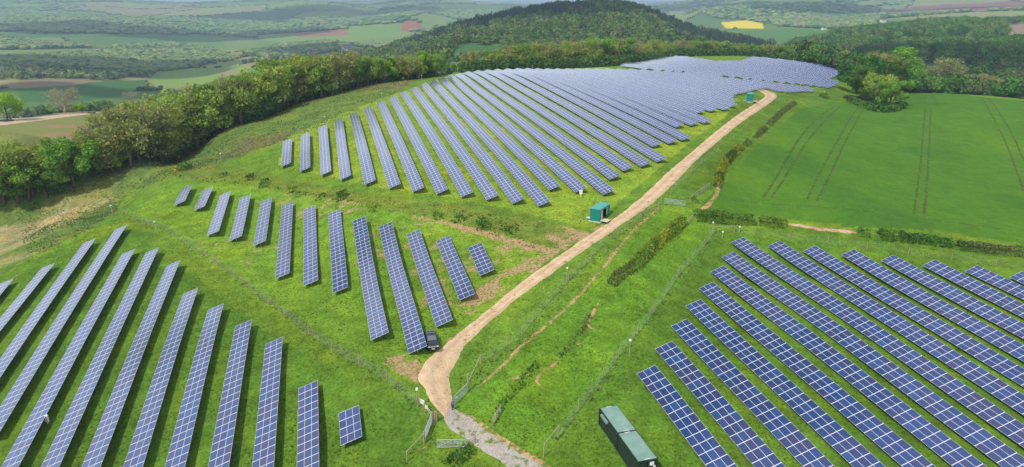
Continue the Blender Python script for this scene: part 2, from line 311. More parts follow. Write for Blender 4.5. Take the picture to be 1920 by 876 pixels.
def attr_leaf(name, rough=.75, trans=True, usecol=True, col=(.06,.11,.02), varh=.12, bumpy=False):
    """foliage: colour from the per-vertex 'tint' or a fixed colour, varied per object"""
    m, t, b = new_mat(name); L = t.links.new; b.inputs['Roughness'].default_value = rough; b.inputs['Specular IOR Level'].default_value = .12
    if usecol:
        a = node(t, 'ShaderNodeAttribute', attribute_name='tint'); src = a.outputs['Color']
    else:
        rgb = node(t, 'ShaderNodeRGB'); rgb.outputs[0].default_value = (*col, 1); src = rgb.outputs[0]
    oi = node(t, 'ShaderNodeObjectInfo'); g = node(t, 'ShaderNodeNewGeometry'); n = node(t, 'ShaderNodeTexNoise', i_Scale=(.6 if bumpy else .8), i_Detail=4.); L(g.outputs['Position'], n.inputs[0])
    hs = node(t, 'ShaderNodeHueSaturation'); L(src, hs.inputs['Color'])
    r1 = node(t, 'ShaderNodeMapRange', i_3=.5-varh*.12, i_4=.5+varh*.35); L(oi.outputs['Random'], r1.inputs[0]); L(r1.outputs[0], hs.inputs['Hue'])
    r2 = node(t, 'ShaderNodeMapRange', i_1=.25, i_2=.75, i_3=.6, i_4=1.45); L(n.outputs[0], r2.inputs[0]); L(r2.outputs[0], hs.inputs['Value'])
    L(hs.outputs[0], b.inputs['Base Color'])
    if bumpy:
        bp = node(t, 'ShaderNodeBump', i_Strength=1., i_Distance=2.5); n2 = node(t, 'ShaderNodeTexNoise', i_Scale=.5, i_Detail=5., i_Roughness=.7); L(g.outputs['Position'], n2.inputs[0]); L(n2.outputs[0], bp.inputs['Height']); L(bp.outputs[0], b.inputs['Normal'])
    if trans:
        tr = node(t, 'ShaderNodeBsdfTranslucent'); L(hs.outputs[0], tr.inputs[0]); ms = node(t, 'ShaderNodeMixShader', i_0=trans if isinstance(trans, float) else .38)
        L(b.outputs[0], ms.inputs[1]); L(tr.outputs[0], ms.inputs[2]); L(ms.outputs[0], t.nodes['Material Output'].inputs[0])
    return m
LEAF = {k: attr_leaf('leaf_'+k, usecol=False, col=c, varh=v) for k, c, v in [
    ('green', (.19,.33,.035), .07), ('bright', (.28,.45,.03), .06), ('olive', (.31,.38,.06), .07), ('brown', (.32,.33,.10), .05), ('dark', (.09,.19,.03), .07), ('pale', (.30,.27,.15), .05), ('blossom', (.42,.42,.34), .05)]}
M_mass = attr_leaf('wood_mass', trans=False, bumpy=True)
M_hedge = attr_leaf('hedge_leaf'); M_grass = attr_leaf('grass_blade', trans=.55)
M_bark = simple('bark', (.13,.11,.075), .9, scale=2, bump=.4)
M_barkpale = simple('bark_pale', (.42,.38,.29), .9, scale=2, bump=.4)

def cell_material():
    m, t, b = new_mat('solar_cells'); L = t.links.new
    b.inputs['Roughness'].default_value = .2; b.inputs['Specular IOR Level'].default_value = .5; b.inputs['IOR'].default_value = 1.6; b.inputs['Coat Weight'].default_value = 1.; b.inputs['Coat IOR'].default_value = 1.55; b.inputs['Coat Roughness'].default_value = .14
    oi = node(t, 'ShaderNodeObjectInfo'); at = node(t, 'ShaderNodeAttribute', attribute_name='rnd'); ad = node(t, 'ShaderNodeMath', operation='ADD'); L(oi.outputs['Random'], ad.inputs[0]); L(at.outputs['Fac'], ad.inputs[1])
    fr = node(t, 'ShaderNodeMath', operation='FRACT'); L(ad.outputs[0], fr.inputs[0])
    cr_ = node(t, 'ShaderNodeValToRGB'); e = cr_.color_ramp.elements; e[0].position = 0; e[0].color = (.008,.027,.115,1); e[1].position = 1; e[1].color = (.013,.052,.185,1)
    x = e.new(.35); x.color = (.009,.036,.150,1); x = e.new(.7); x.color = (.020,.028,.105,1)
    L(fr.outputs[0], cr_.inputs[0])
    g = node(t, 'ShaderNodeNewGeometry'); n = node(t, 'ShaderNodeTexNoise', i_Scale=.05, i_Detail=3.); L(g.outputs['Position'], n.inputs[0])
    mm = node(t, 'ShaderNodeMixRGB', blend_type='MULTIPLY', i_0=1.); r_ = node(t, 'ShaderNodeValToRGB'); e = r_.color_ramp.elements; e[0].position = .35; e[1].position = .65; e[0].color = (.82,1.,1.1,1); e[1].color = (1.25,1.02,.97,1)
    L(n.outputs[0], r_.inputs[0]); L(cr_.outputs[0], mm.inputs[1]); L(r_.outputs[0], mm.inputs[2]); L(mm.outputs[0], b.inputs['Base Color'])
    return m
M_cell = cell_material()
M_frame = simple('panel_frame', (.72,.73,.76), .45, metal=0, var=.05)
M_steel = simple('galvanised', (.36,.37,.38), .5, metal=.3, var=.1)
M_post = simple('timber_post', (.36,.28,.19), .9, var=.25, scale=6)
M_wood = simple('weathered_timber', (.42,.37,.28), .9, var=.25, scale=6)
M_gate = simple('gate_steel', (.40,.44,.45), .5, metal=.2, var=.1)
M_wire = simple('fence_wire', (.33,.36,.34), .6, var=.1)
M_white = simple('white_paint', (.78,.78,.76), .5, var=.05)
M_black = simple('black_plastic', (.02,.02,.02), .5)

# ------------------------------------------------------------------ the ground sheet
def inpoly(px, py, poly):
    poly = np.asarray(poly, float); ins = np.zeros(px.shape, bool); j = len(poly)-1
    for i in range(len(poly)):
        xi, yi = poly[i]; xj, yj = poly[j]
        c = ((yi > py) != (yj > py)) & (px < (xj-xi)*(py-yi)/((yj-yi) if yj != yi else 1e-9)+xi); ins ^= c; j = i
    return ins
PX, PY = project(gx, gy, gz); DD = np.hypot(gx, gy)
tint = np.zeros((NR, NA, 3)); tuss = np.ones((NR, NA)); bare = np.zeros((NR, NA))
G0 = np.array((.115,.215,.024)); tint[:] = G0
def blend(mask, c, k=1.):
    c = np.array(c); m_ = (mask*k)[..., None]; tint[:] = tint*(1-m_)+c*m_
near = DD < 620
nzA = fbm(gx, gy, 28, 31); nzB = fbm(gx, gy, 9, 37); nzC = fbm(gx, gy, 60, 41, 3)
# rough pasture on the left, below and beyond the perimeter fence
past = inpoly(PX, PY, [(-200,500),(-200,330),(120,350),(250,300),(560,180),(800,140),(715,190),(600,240),(415,305),(330,330),(240,360),(215,400),(150,440),(60,480),(-60,530)]) & near
blend(past, (.12,.175,.045), .8)
blend(past & True, (.30,.25,.12), np.clip((nzA-.5)*5, 0, .6)*np.clip((PY-330)/60, 0, 1)); blend(past & (PY < 330), (.15,.13,.06), np.clip((nzA-.46)*5, 0, .75))
straw = inpoly(PX, PY, [(-50,500),(-50,430),(60,420),(150,385),(215,370),(120,430),(30,465)]) & near
blend(straw, (.34,.29,.16), np.clip((nzB-.35)*3, 0, .85))
# scrubby bank between the hillside rows and the middle rows
bank = inpoly(PX, PY, [(270,300),(400,305),(520,330),(640,355),(790,375),(900,385),(1050,420),(1110,440),(1040,480),(900,440),(760,400),(600,370),(470,345),(340,335)]) & near
blend(bank, (.13,.16,.03), .6); bare += bank*np.clip(.14+(nzB-.45)*1.0, .05, .32)
hillC = inpoly(PX, PY, [(520,310),(540,255),(700,190),(850,138),(1130,125),(1400,190),(1290,270),(1160,380),(1110,430),(900,380),(700,350)]) & near
blend(hillC, (.20,.30,.03), .85); bare += hillC*np.clip(.06+(nzC-.42)*1.3, 0, .32)*np.clip((PY-190)/60, 0, 1)
bare += (inpoly(PX, PY, [(1010,440),(1070,415),(1100,425),(1175,420),(1120,455),(1060,470)]) & near)*.2
midM = inpoly(PX, PY, [(330,345),(480,350),(640,375),(900,430),(1050,470),(850,640),(780,720),(600,620),(420,500),(240,405)]) & near
blend(midM, (.135,.25,.024), .8); bare += midM*np.clip((nzA-.42)*2.2, 0, .37)
edgeT = inpoly(PX, PY, [(770,735),(780,640),(900,540),(1060,450),(1130,415),(1160,430),(1060,510),(900,620),(860,680)]) & near; bare += edgeT*np.clip((nzB-.42)*1.3, 0, .27)
bare += (inpoly(PX, PY, [(690,680),(780,655),(800,740),(770,760)]) & near)*.23
leftL = inpoly(PX, PY, [(-200,540),(60,485),(235,425),(300,440),(420,520),(560,620),(700,700),(790,760),(760,876),(700,1100),(-200,1100)]) & near
blend(leftL, (.085,.175,.02), .8); bare += leftL*np.clip((nzA-.5)*1.6, 0, .3)  # darker green also carries the shade of clouds over the lower left
yel = inpoly(PX, PY, [(0,530),(240,405),(330,440),(450,520),(700,690),(690,730),(480,610),(330,490),(235,430),(60,490)]) & near; blend(yel, (.17,.24,.02), .6*np.clip((nzB-.2)*2, 0, 1))
strip = inpoly(PX, PY, [(845,770),(1000,620),(1245,385),(1330,400),(1350,430),(1180,650),(1020,855),(900,790)]) & near; blend(strip, (.11,.235,.02), .8); bare += strip*np.clip((nzB-.55)*1.2, 0, .22)
rightR = inpoly(PX, PY, [(1020,870),(1180,650),(1350,430),(1500,425),(2200,500),(2200,1100),(900,1100)]) & near
blend(rightR, (.09,.185,.02), .8); bare += rightR*np.clip((nzB-.52)*1.0, 0, .25)  # shade of clouds over the lower right is put into this tint
darkR = inpoly(PX, PY, [(1130,740),(1240,680),(1500,700),(2200,800),(2200,1100),(950,1100),(880,860),(1000,850)]) & near
# arable crop
CROP = [(1310,385),(1352,350),(1420,270),(1500,205),(1560,192),(1600,188),(1690,184),(1665,160),(1720,168),(1850,183),(2300,225),(2300,560),(1920,458),(1750,432),(1600,425),(1500,414),(1340,396)]
crop = inpoly(PX, PY, CROP) & near; blend(crop, (.062,.155,.016), .95); tuss[crop] = .5; bare[crop] = 0
blend(crop, (.10,.20,.012), np.clip((nzC-.48)*5, 0, .7)); blend(crop, (.045,.125,.018), np.clip((.45-nzA)*4, 0, .5))
upper = inpoly(PX, PY, [(1380,190),(1500,172),(1560,165),(1600,185),(1500,205),(1420,270),(1350,350),(1300,370),(1260,380)]) & near; blend(upper, (.085,.165,.02), .7)
tuss[DD > 620] = .35
# far country: fields from a jittered cell pattern
NC = 2600; cr_r = np.exp(rng.uniform(math.log(560), math.log(11500), NC)); cr_r = np.sqrt(rng.uniform(560**2, 9500**2, NC)*.55+cr_r**2*.45); ca_ = rng.uniform(-AMAX, AMAX, NC)
CX = cr_r*np.sin(ca_); CY = cr_r*np.cos(ca_)
sgx = 230.
def cells(x, y):
    x = np.asarray(x, float); y = np.asarray(y, float); d_ = np.hypot(x, y)
    a, b = cells_(x, y, 230.); a2, b2 = cells_(x+900, y-300, 520.); fr = d_ > 2300
    return np.where(fr, a2, a), np.where(fr, b2, b)
def cells_(x, y, sgx):
    """jittered-grid voronoi: returns id hash 0..1, edge distance (m)"""
    th = .5; X = x*math.cos(th)-y*math.sin(th)*1.0; Y = (x*math.sin(th)+y*math.cos(th))*.72
    ix = np.floor(X/sgx).astype(int); iy = np.floor(Y/sgx).astype(int); d1 = np.full(x.shape, 1e9); d2 = np.full(x.shape, 1e9); idh = np.zeros(x.shape)
    for a in (-1,0,1):
        for b_ in (-1,0,1):
            cx_ = ix+a; cy_ = iy+b_; h = (cx_*73856093 ^ cy_*19349663) & 0xffffff; h1 = ((h*1103515245+12345) & 0x7fffffff)/0x7fffffff; h2 = ((h*69069+7) & 0xffffff)/0xffffff
            d = np.abs(X-(cx_+.15+.7*h1)*sgx)**1.3+np.abs(Y-(cy_+.15+.7*h2)*sgx)**1.3; d = d**(1/1.3)
            nw = d < d1; d2 = np.where(nw, d1, np.minimum(d2, d)); idh = np.where(nw, ((h*48271+11) & 0xffff)/65535., idh); d1 = np.where(nw, d, d1)
    return idh, (d2-d1)*.5
idh, ed = cells(gx, gy)
far = DD > 560
pal = [(.0,(.11,.20,.045)),(.22,(.17,.25,.06)),(.4,(.085,.16,.045)),(.58,(.15,.22,.07)),(.72,(.21,.24,.09)),(.84,(.10,.19,.03)),(.93,(.26,.13,.085)),(.965,(.22,.20,.09))]
fc = np.zeros((NR, NA, 3))
for lo, c in pal: fc[idh >= lo] = c
wlow = far[..., None]; tint = np.where(wlow, fc, tint); bare[far] = 0
def fpoly(pts, c, d0, d1, t_=.2):
    m_ = inpoly(PX, PY, pts) & (DD > d0) & (DD < d1); tint[m_] = c; tuss[m_] = t_; return m_
FORCE = []   # far fields with a known outline: kept clear of trees
def ff(pts, c, d0, d1): FORCE.append((pts, d0, d1)); fpoly(pts, c, d0, d1)
ff([(-60,232),(60,214),(200,206),(232,212),(200,262),(120,290),(-60,300)], (.17,.19,.06), 280, 620)
ff([(-60,243),(200,210),(200,206),(60,213),(-60,232)], (.44,.34,.24), 330, 620)
m_ = inpoly(PX, PY, [(100,225),(190,215),(205,235),(170,258),(90,262),(60,250)]) & (DD > 280) & (DD < 620) & (fbm(gx, gy, 22, 88) > .5); tint[m_] = (.24,.17,.09)
ff([(30,165),(200,152),(280,150),(250,175),(160,190),(40,192)], (.05,.13,.035), 700, 1700)
ff([(280,147),(360,127),(420,135),(400,152),(330,165),(290,160)], (.17,.26,.055), 700, 2400)
ff([(395,113),(470,125),(470,135),(420,130)], (.17,.26,.06), 700, 3000)
ff([(0,95),(150,92),(215,97),(100,105),(0,110)], (.15,.22,.06), 1200, 3600)
ff([(-50,160),(70,148),(190,150),(140,160),(30,166)], (.22,.17,.10), 800, 2200)
ff([(0,64),(210,64),(210,69),(0,72)], (.07,.16,.05), 1800, 5000)
ff([(330,68),(400,66),(425,88),(360,92)], (.10,.20,.05), 1800, 4500); ff([(405,70),(470,72),(478,86),(430,92)], (.13,.21,.06), 1800, 4500)
ff([(480,66),(550,62),(660,56),(770,58),(770,66),(650,78),(560,84),(480,72)], (.16,.25,.06), 1800, 4500)
ff([(550,62),(650,55),(655,66),(560,70)], (.26,.13,.09), 1800, 4500)
ff([(650,50),(755,43),(760,60),(660,62)], (.15,.24,.06), 2000, 5200); ff([(754,40),(786,39),(791,58),(754,60)], (.28,.11,.07), 2000, 5200); ff([(786,38),(815,26),(850,40),(815,52),(795,60)], (.16,.24,.06), 2000, 5200)
ff([(860,84),(945,86),(950,118),(850,126),(835,112)], (.05,.13,.035), 500, 1060)
ff([(1390,60),(1470,54),(1560,58),(1556,78),(1500,84),(1420,76)], (.075,.17,.035), 1200, 3500)
ff([(1352,42),(1400,38),(1430,44),(1432,54),(1360,53)], (.62,.52,.03), 1700, 4500)
ff([(1590,55),(1640,50),(1640,57),(1590,60)], (.09,.18,.04), 1200, 3500)
ff([(1800,38),(1930,28),(1930,42),(1830,46)], (.14,.20,.05), 1400, 4500)
ff([(1650,22),(1720,12),(1900,2),(1930,8),(1930,18),(1720,26),(1660,30)], (.21,.10,.085), 2000, 6500)
ff([(1880,48),(1930,44),(1930,70),(1890,66)], (.26,.18,.14), 900, 2600)
# right field beyond the crop hedge
ff([(1680,150),(1760,158),(1900,178),(1930,186),(1800,175),(1700,165)], (.07,.16,.03), 250, 620)
fine = np.stack([gx, gy, gz], -1)
# coarse ring for the rest of the circle
azc = np.linspace(AMAX, 2*math.pi-AMAX, 46)[1:-1]
cxg = rr[:, None]*np.sin(azc)[None]; cyg = rr[:, None]*np.cos(azc)[None]; czg = Htps(cxg, cyg)+far_relief(cxg, cyg)
NT = NA+len(azc)
V = np.concatenate([fine, np.stack([cxg, cyg, czg], -1)], 1); T3 = np.concatenate([tint, np.broadcast_to(G0, (NR, len(azc), 3))], 1)
TU = np.concatenate([tuss, np.full((NR, len(azc)), .6)], 1); BA = np.concatenate([bare, np.zeros((NR, len(azc)))], 1)
ii = np.arange(NR-1)[:, None]*NT+np.arange(NT)[None]; jj = np.arange(NR-1)[:, None]*NT+(np.arange(NT)[None]+1) % NT
Q4 = np.stack([ii, ii+NT, jj+NT, jj], -1).reshape(-1, 4)
Vf = V.reshape(-1, 3); c0 = len(Vf); Vf = np.vstack([Vf, [[0, 0, Vf[:NT, 2].mean()]]])
gm = mesh_from('ground', Vf, Q4, [M_ground], None, True, {'tint': np.vstack([T3.reshape(-1, 3), G0[None]]), 'tuss': np.r_[TU.ravel(), 1], 'bare': np.r_[BA.ravel(), 0]})
ground = prop(link('ground', gm), 'green hillside pasture, crop land and distant patchwork valley', 'ground', kind='structure')

# ------------------------------------------------------------------ draped sheets: track, gravel road, worn paths
def resample(P, step):
    P = np.asarray(P, float); d = np.r_[0, np.cumsum(np.hypot(*(P[1:, :2]-P[:-1, :2]).T))]; n = max(2, int(d[-1]/step)); q = np.linspace(0, d[-1], n+1)
    return np.stack([np.interp(q, d, P[:, i]) for i in range(P.shape[1])], -1), q
def smooth_path(P, it=2):
    P = np.asarray(P, float)
    for _ in range(it):
        Qn = [P[0]]
        for a, b in zip(P[:-1], P[1:]): Qn += [a*.75+b*.25, a*.25+b*.75]
        Qn.append(P[-1]); P = np.array(Qn)
    return P
def strip_between(name, left, right, mat, lift, step=.7, nx=10, jit=.25, label=None, kind='structure', cat=None):
    Lw = smooth_path(unproj(*zip(*left))); Rw = smooth_path(unproj(*zip(*right)))
    n = int(max(np.hypot(*(Lw[-1]-Lw[0])[:2]), 4)/step)
    def rs(P): 
        d = np.r_[0, np.cumsum(np.hypot(*(P[1:, :2]-P[:-1, :2]).T))]; q = np.linspace(0, d[-1], n+1); return np.stack([np.interp(q, d, P[:, i]) for i in (0, 1)], -1)
    A = rs(Lw); B = rs(Rw); u = np.linspace(0, 1, nx+1)
    P = A[:, None]*(1-u)[None, :, None]+B[:, None]*u[None, :, None]
    wd = (B-A)/np.maximum(np.linalg.norm(B-A, axis=1), .01)[:, None]
    ja = (fbm(A[:, 0], A[:, 1], 2.2, 3)-.5)*2*jit*2; jb = (fbm(B[:, 0], B[:, 1], 2.2, 5)-.5)*2*jit*2
    for k in range(nx+1):
        P[:, k] += wd*(ja*(1-u[k])**3+jb*u[k]**3)[:, None]
    Z = H(P[..., 0], P[..., 1])+lift
    Z[:, 0] -= lift+.04; Z[:, -1] -= lift+.04
    Vv = np.concatenate([P, Z[..., None]], -1).reshape(-1, 3)
    i0 = (np.arange(n)[:, None]*(nx+1)+np.arange(nx)[None]); Fq = np.stack([i0, i0+1, i0+nx+2, i0+nx+1], -1).reshape(-1, 4)
    cross = np.broadcast_to(u[None], (n+1, nx+1)).ravel()
    o = link(name, mesh_from(name, Vv, Fq, [mat], None, True, {'cross': cross}))
    return prop(o, label, cat, kind=kind)
def ribbon(name, pts, width, mat, lift=.05, step=.5, jit=.35, label=None, cat=None, px=True, kind='structure', nx=3):
    C = smooth_path(unproj(*zip(*pts))) if px else smooth_path(np.array(pts)); P, q = resample(C[:, :2], step)
    tn = np.gradient(P, axis=0); tn /= np.linalg.norm(tn, axis=1)[:, None]+1e-9; nn = np.stack([tn[:, 1], -tn[:, 0]], -1)
    n = len(P); wl = width/2*(1+jit*2*(fbm(P[:, 0], P[:, 1], 1.6, 8)-.5)*1.6); wr = width/2*(1+jit*2*(fbm(P[:, 0]+50, P[:, 1], 1.6, 9)-.5)*1.6)
    e = np.minimum(np.arange(n), np.arange(n)[::-1])/4.; e = np.clip(e, .05, 1); wl *= e; wr *= e
    rows = []
    for k in range(nx+1):
        f = k/nx*2-1; wv = np.where(f < 0, wl, wr); p = P+nn*(wv*f)[:, None]; z = H(p[:, 0], p[:, 1])+(lift if 0 < k < nx else -.05); rows.append(np.c_[p, z])
    Vv = np.stack(rows, 1).reshape(-1, 3); i0 = (np.arange(n-1)[:, None]*(nx+1)+np.arange(nx)[None]); Fq = np.stack([i0, i0+1, i0+nx+2, i0+nx+1], -1).reshape(-1, 4)
    return prop(link(name, mesh_from(name, Vv, Fq, [mat], None, True, {'cross': np.tile(np.linspace(0, 1, nx+1), n)})), label, cat, kind=kind)
def soil_mat(name, c1, c2, stone=0., rut=False, green=0.):
    m, t, b = new_mat(name); L = t.links.new; b.inputs['Roughness'].default_value = .95; b.inputs['Specular IOR Level'].default_value = .1
    g = node(t, 'ShaderNodeNewGeometry'); n = node(t, 'ShaderNodeTexNoise', i_Scale=.35, i_Detail=8., i_Roughness=.65); L(g.outputs['Position'], n.inputs[0])
    c = node(t, 'ShaderNodeValToRGB'); e = c.color_ramp.elements; e[0].position = .32; e[1].position = .68; e[0].color = (*c1, 1); e[1].color = (*c2, 1); L(n.outputs[0], c.inputs[0]); out = c.outputs[0]
    n2 = node(t, 'ShaderNodeTexNoise', i_Scale=5., i_Detail=5., i_Roughness=.7); L(g.outputs['Position'], n2.inputs[0])
    mm = node(t, 'ShaderNodeMixRGB', blend_type='MULTIPLY', i_0=1.); r = node(t, 'ShaderNodeMapRange', i_1=.3, i_2=.7, i_3=.78-stone*.3, i_4=1.18+stone*.3); L(n2.outputs[0], r.inputs[0]); L(out, mm.inputs[1]); L(r.outputs[0], mm.inputs[2]); out = mm.outputs[0]
    if rut:
        a = node(t, 'ShaderNodeAttribute', attribute_name='cross'); w_ = node(t, 'ShaderNodeMath', operation='SINE'); k = node(t, 'ShaderNodeMath', operation='MULTIPLY', i_1=12.6); L(a.outputs['Fac'], k.inputs[0]); L(k.outputs[0], w_.inputs[0])
        n3 = node(t, 'ShaderNodeTexNoise', i_Scale=.15, i_Detail=4.); L(g.outputs['Position'], n3.inputs[0]); 
        r3 = node(t, 'ShaderNodeMapRange', i_1=-1., i_2=1., i_3=.9, i_4=1.08); L(w_.outputs[0], r3.inputs[0]); m3 = node(t, 'ShaderNodeMixRGB', blend_type='MULTIPLY', i_0=1.); L(out, m3.inputs[1]); L(r3.outputs[0], m3.inputs[2]); out = m3.outputs[0]
    if green:
        n4 = node(t, 'ShaderNodeTexNoise', i_Scale=.9, i_Detail=7., i_Roughness=.7); L(g.outputs['Position'], n4.inputs[0]); r4 = node(t, 'ShaderNodeMapRange', i_1=.62-green*.2, i_2=.7-green*.2, i_3=0., i_4=1.); L(n4.outputs[0], r4.inputs[0])
        m4 = node(t, 'ShaderNodeMixRGB'); m4.inputs[2].default_value = (.12,.17,.03,1); L(r4.outputs[0], m4.inputs[0]); L(out, m4.inputs[1]); out = m4.outputs[0]
    L(out, b.inputs['Base Color']); bp = node(t, 'ShaderNodeBump', i_Strength=.6, i_Distance=.08); L(n2.outputs[0], bp.inputs['Height']); L(bp.outputs[0], b.inputs['Normal'])
    return m
M_track = soil_mat('track_earth', (.43,.29,.17), (.60,.44,.29), .3, True, .2)
M_gravel = soil_mat('gravel_stone', (.30,.265,.23), (.40,.36,.32), .5, False, .5)
M_soil = soil_mat('red_soil', (.33,.18,.08), (.50,.32,.17), .4, False, .75)
M_crop_rut = soil_mat('crop_rut', (.030,.075,.012), (.075,.10,.025), .2, False, .5)
strip_between('farm_track', [(838,786),(815,768),(797,738),(782,716),(788,692),(802,672),(842,638),(900,592),(950,550),(1000,512),(1050,478),(1100,443),(1150,411),(1200,372),(1238,336),(1270,308),(1310,273),(1350,240),(1398,207),(1428,186),(1436,180),(1425,171),(1416,168)],
              [(846,786),(850,768),(846,745),(845,712),(858,668),(890,630),(930,594),(975,556),(1015,528),(1060,496),(1103,465),(1150,433),(1192,404),(1232,376),(1270,340),(1302,304),(1335,275),(1372,245),(1420,212),(1452,188),(1460,178),(1440,170),(1420,165)], M_track, .06, .7, 12, .35, 'pale beige dirt track running up the hill beside the solar rows', cat='track')
strip_between('gravel_road', [(842,764),(828,784),(834,802),(870,822),(905,845),(960,885),(1020,930)], [(856,768),(880,780),(905,798),(935,822),(968,845),(1000,862),(1040,885),(1090,930)], M_gravel, .085, .5, 10, .3, 'grey gravel road leading down from the open gates', cat='road')
ribbon('gravel_road_verge', [(862,772),(900,796),(950,830),(990,855),(1030,878),(1080,920)], 1.3, M_soil, .05, label='bare reddish verge along the gravel road', cat='verge')
ribbon('worn_path', [(886,735),(910,712),(940,690),(970,655),(1000,630),(1030,605),(1060,580),(1090,550),(1120,515),(1140,492),(1160,465),(1180,440),(1205,415),(1240,385)], .85, M_soil, .05, jit=.5, label='narrow reddish worn path along the inside of the track fence', cat='path')
ribbon('worn_path', [(1352,338),(1348,355),(1340,372),(1325,388),(1308,394)], 1.4, M_soil, .05, jit=.5, label='worn earth path at the corner of the crop field', cat='path')
for i, pts in enumerate([[(1050,672),(1030,690),(1008,705),(1003,715),(1020,728)], [(1125,565),(1112,588),(1102,605),(1106,615),(1120,620)], [(1085,640),(1078,648),(1095,642)], [(945,712),(975,708),(1000,700)], [(770,858),(785,845),(805,835)], [(1150,470),(1140,492),(1125,510)]]):
    ribbon('sheep_path', pts, .7, M_soil, .045, jit=.6, label='short curved bare sheep path in the grass, %s' % ['near the lower hedge', 'beside the middle hedge gap', 'a stub by the hedge', 'linking hedge and strip', 'by the left gate fence', 'by the upper hedge'][i], cat='path')
ribbon('stone_bank', [(1478,421),(1500,424),(1530,429),(1560,432),(1585,434),(1606,438)], 1.6, soil_mat('rubble', (.30,.16,.09), (.55,.38,.27), .9, False, .2), .25, jit=.6, label='bank of reddish rubble and stones at the edge of the crop', cat='bank')
# tractor wheel marks in the crop
for i, (pts, wd) in enumerate([([(1565,200),(1540,215),(1510,245),(1480,290),(1455,335),(1430,372)], .9), ([(1575,200),(1552,220),(1522,255),(1490,300),(1465,345),(1445,372)], .8),
            ([(1610,200),(1592,225),(1570,265),(1545,310),(1520,360),(1512,376)], .8), ([(1622,200),(1605,228),(1583,270),(1560,320),(1540,362),(1530,380)], .8),
            ([(1735,203),(1730,260),(1725,320),(1718,370),(1713,404)], .75), ([(1745,204),(1743,260),(1740,320),(1736,370),(1732,408)], .85),
            ([(1840,185),(1858,215),(1880,255),(1900,300),(1925,370)], .9), ([(1852,184),(1875,215),(1900,255),(1925,310)], .9),
            ([(1360,372),(1420,380),(1500,384),(1600,395),(1700,407),(1800,418),(1920,436)], .5), ([(1735,172),(1736,186)], .5), ([(1745,172),(1746,185),(1765,196)], .5)]):
    ribbon('wheel_track', pts, wd*1.2, M_crop_rut, .05, jit=.3, label='tractor wheel track pressed into the crop, %s from the left' % ['first','second','third','fourth','fifth','sixth','seventh','eighth','ninth','tenth','eleventh'][i] if i != 8 else 'long faint wheel track running across the foot of the crop', cat='wheel track')

# ------------------------------------------------------------------ solar tables
ORD = ['first','second','third','fourth','fifth','sixth','seventh','eighth','ninth','tenth','eleventh','twelfth','thirteenth','fourteenth','fifteenth','sixteenth','seventeenth','eighteenth','nineteenth','twentieth']
TENS = {20:'twenty',30:'thirty',40:'forty',50:'fifty',60:'sixty',70:'seventy',80:'eighty',90:'ninety'}
def ordi(n):
    if n <= 20: return ORD[n-1]
    if n > 100: return 'hundred and '+ordi(n-100)
    if n % 10 == 0: return TENS[n][:-1]+'ieth'
    return TENS[n//10*10]+'-'+ORD[n % 10-1]
TILT = R_(20); TW = 3.0; LOWH = .6
ct, st_ = math.cos(TILT), math.sin(TILT)
def module_mesh(L, Wd):
    """one framed panel lying in x (across) 0..Wd, y (along) 0..L, top at z=0"""
    bx, by = .021, .043; g = .004; z = 0; t = -.035
    o = [(g, g), (Wd-g, g), (Wd-g, L-g), (g, L-g)]; i_ = [(bx, by), (Wd-bx, by), (Wd-bx, L-by), (bx, L-by)]
    Vv = [(x, y, z) for x, y in o]+[(x, y, z) for x, y in i_]+[(x, y, t) for x, y in o]
    f = [(0,1,5,4),(1,2,6,5),(2,3,7,6),(3,0,4,7),(4,5,6,7),(0,8,9,1),(1,9,10,2),(2,10,11,3),(3,11,8,0),(11,10,9,8)]
    return mesh_from('solar_panel', Vv, f, [M_frame, M_cell], [0,0,0,0,1,0,0,0,0,0])
def ident(p): return np.array([p[0], p[1], 0.])
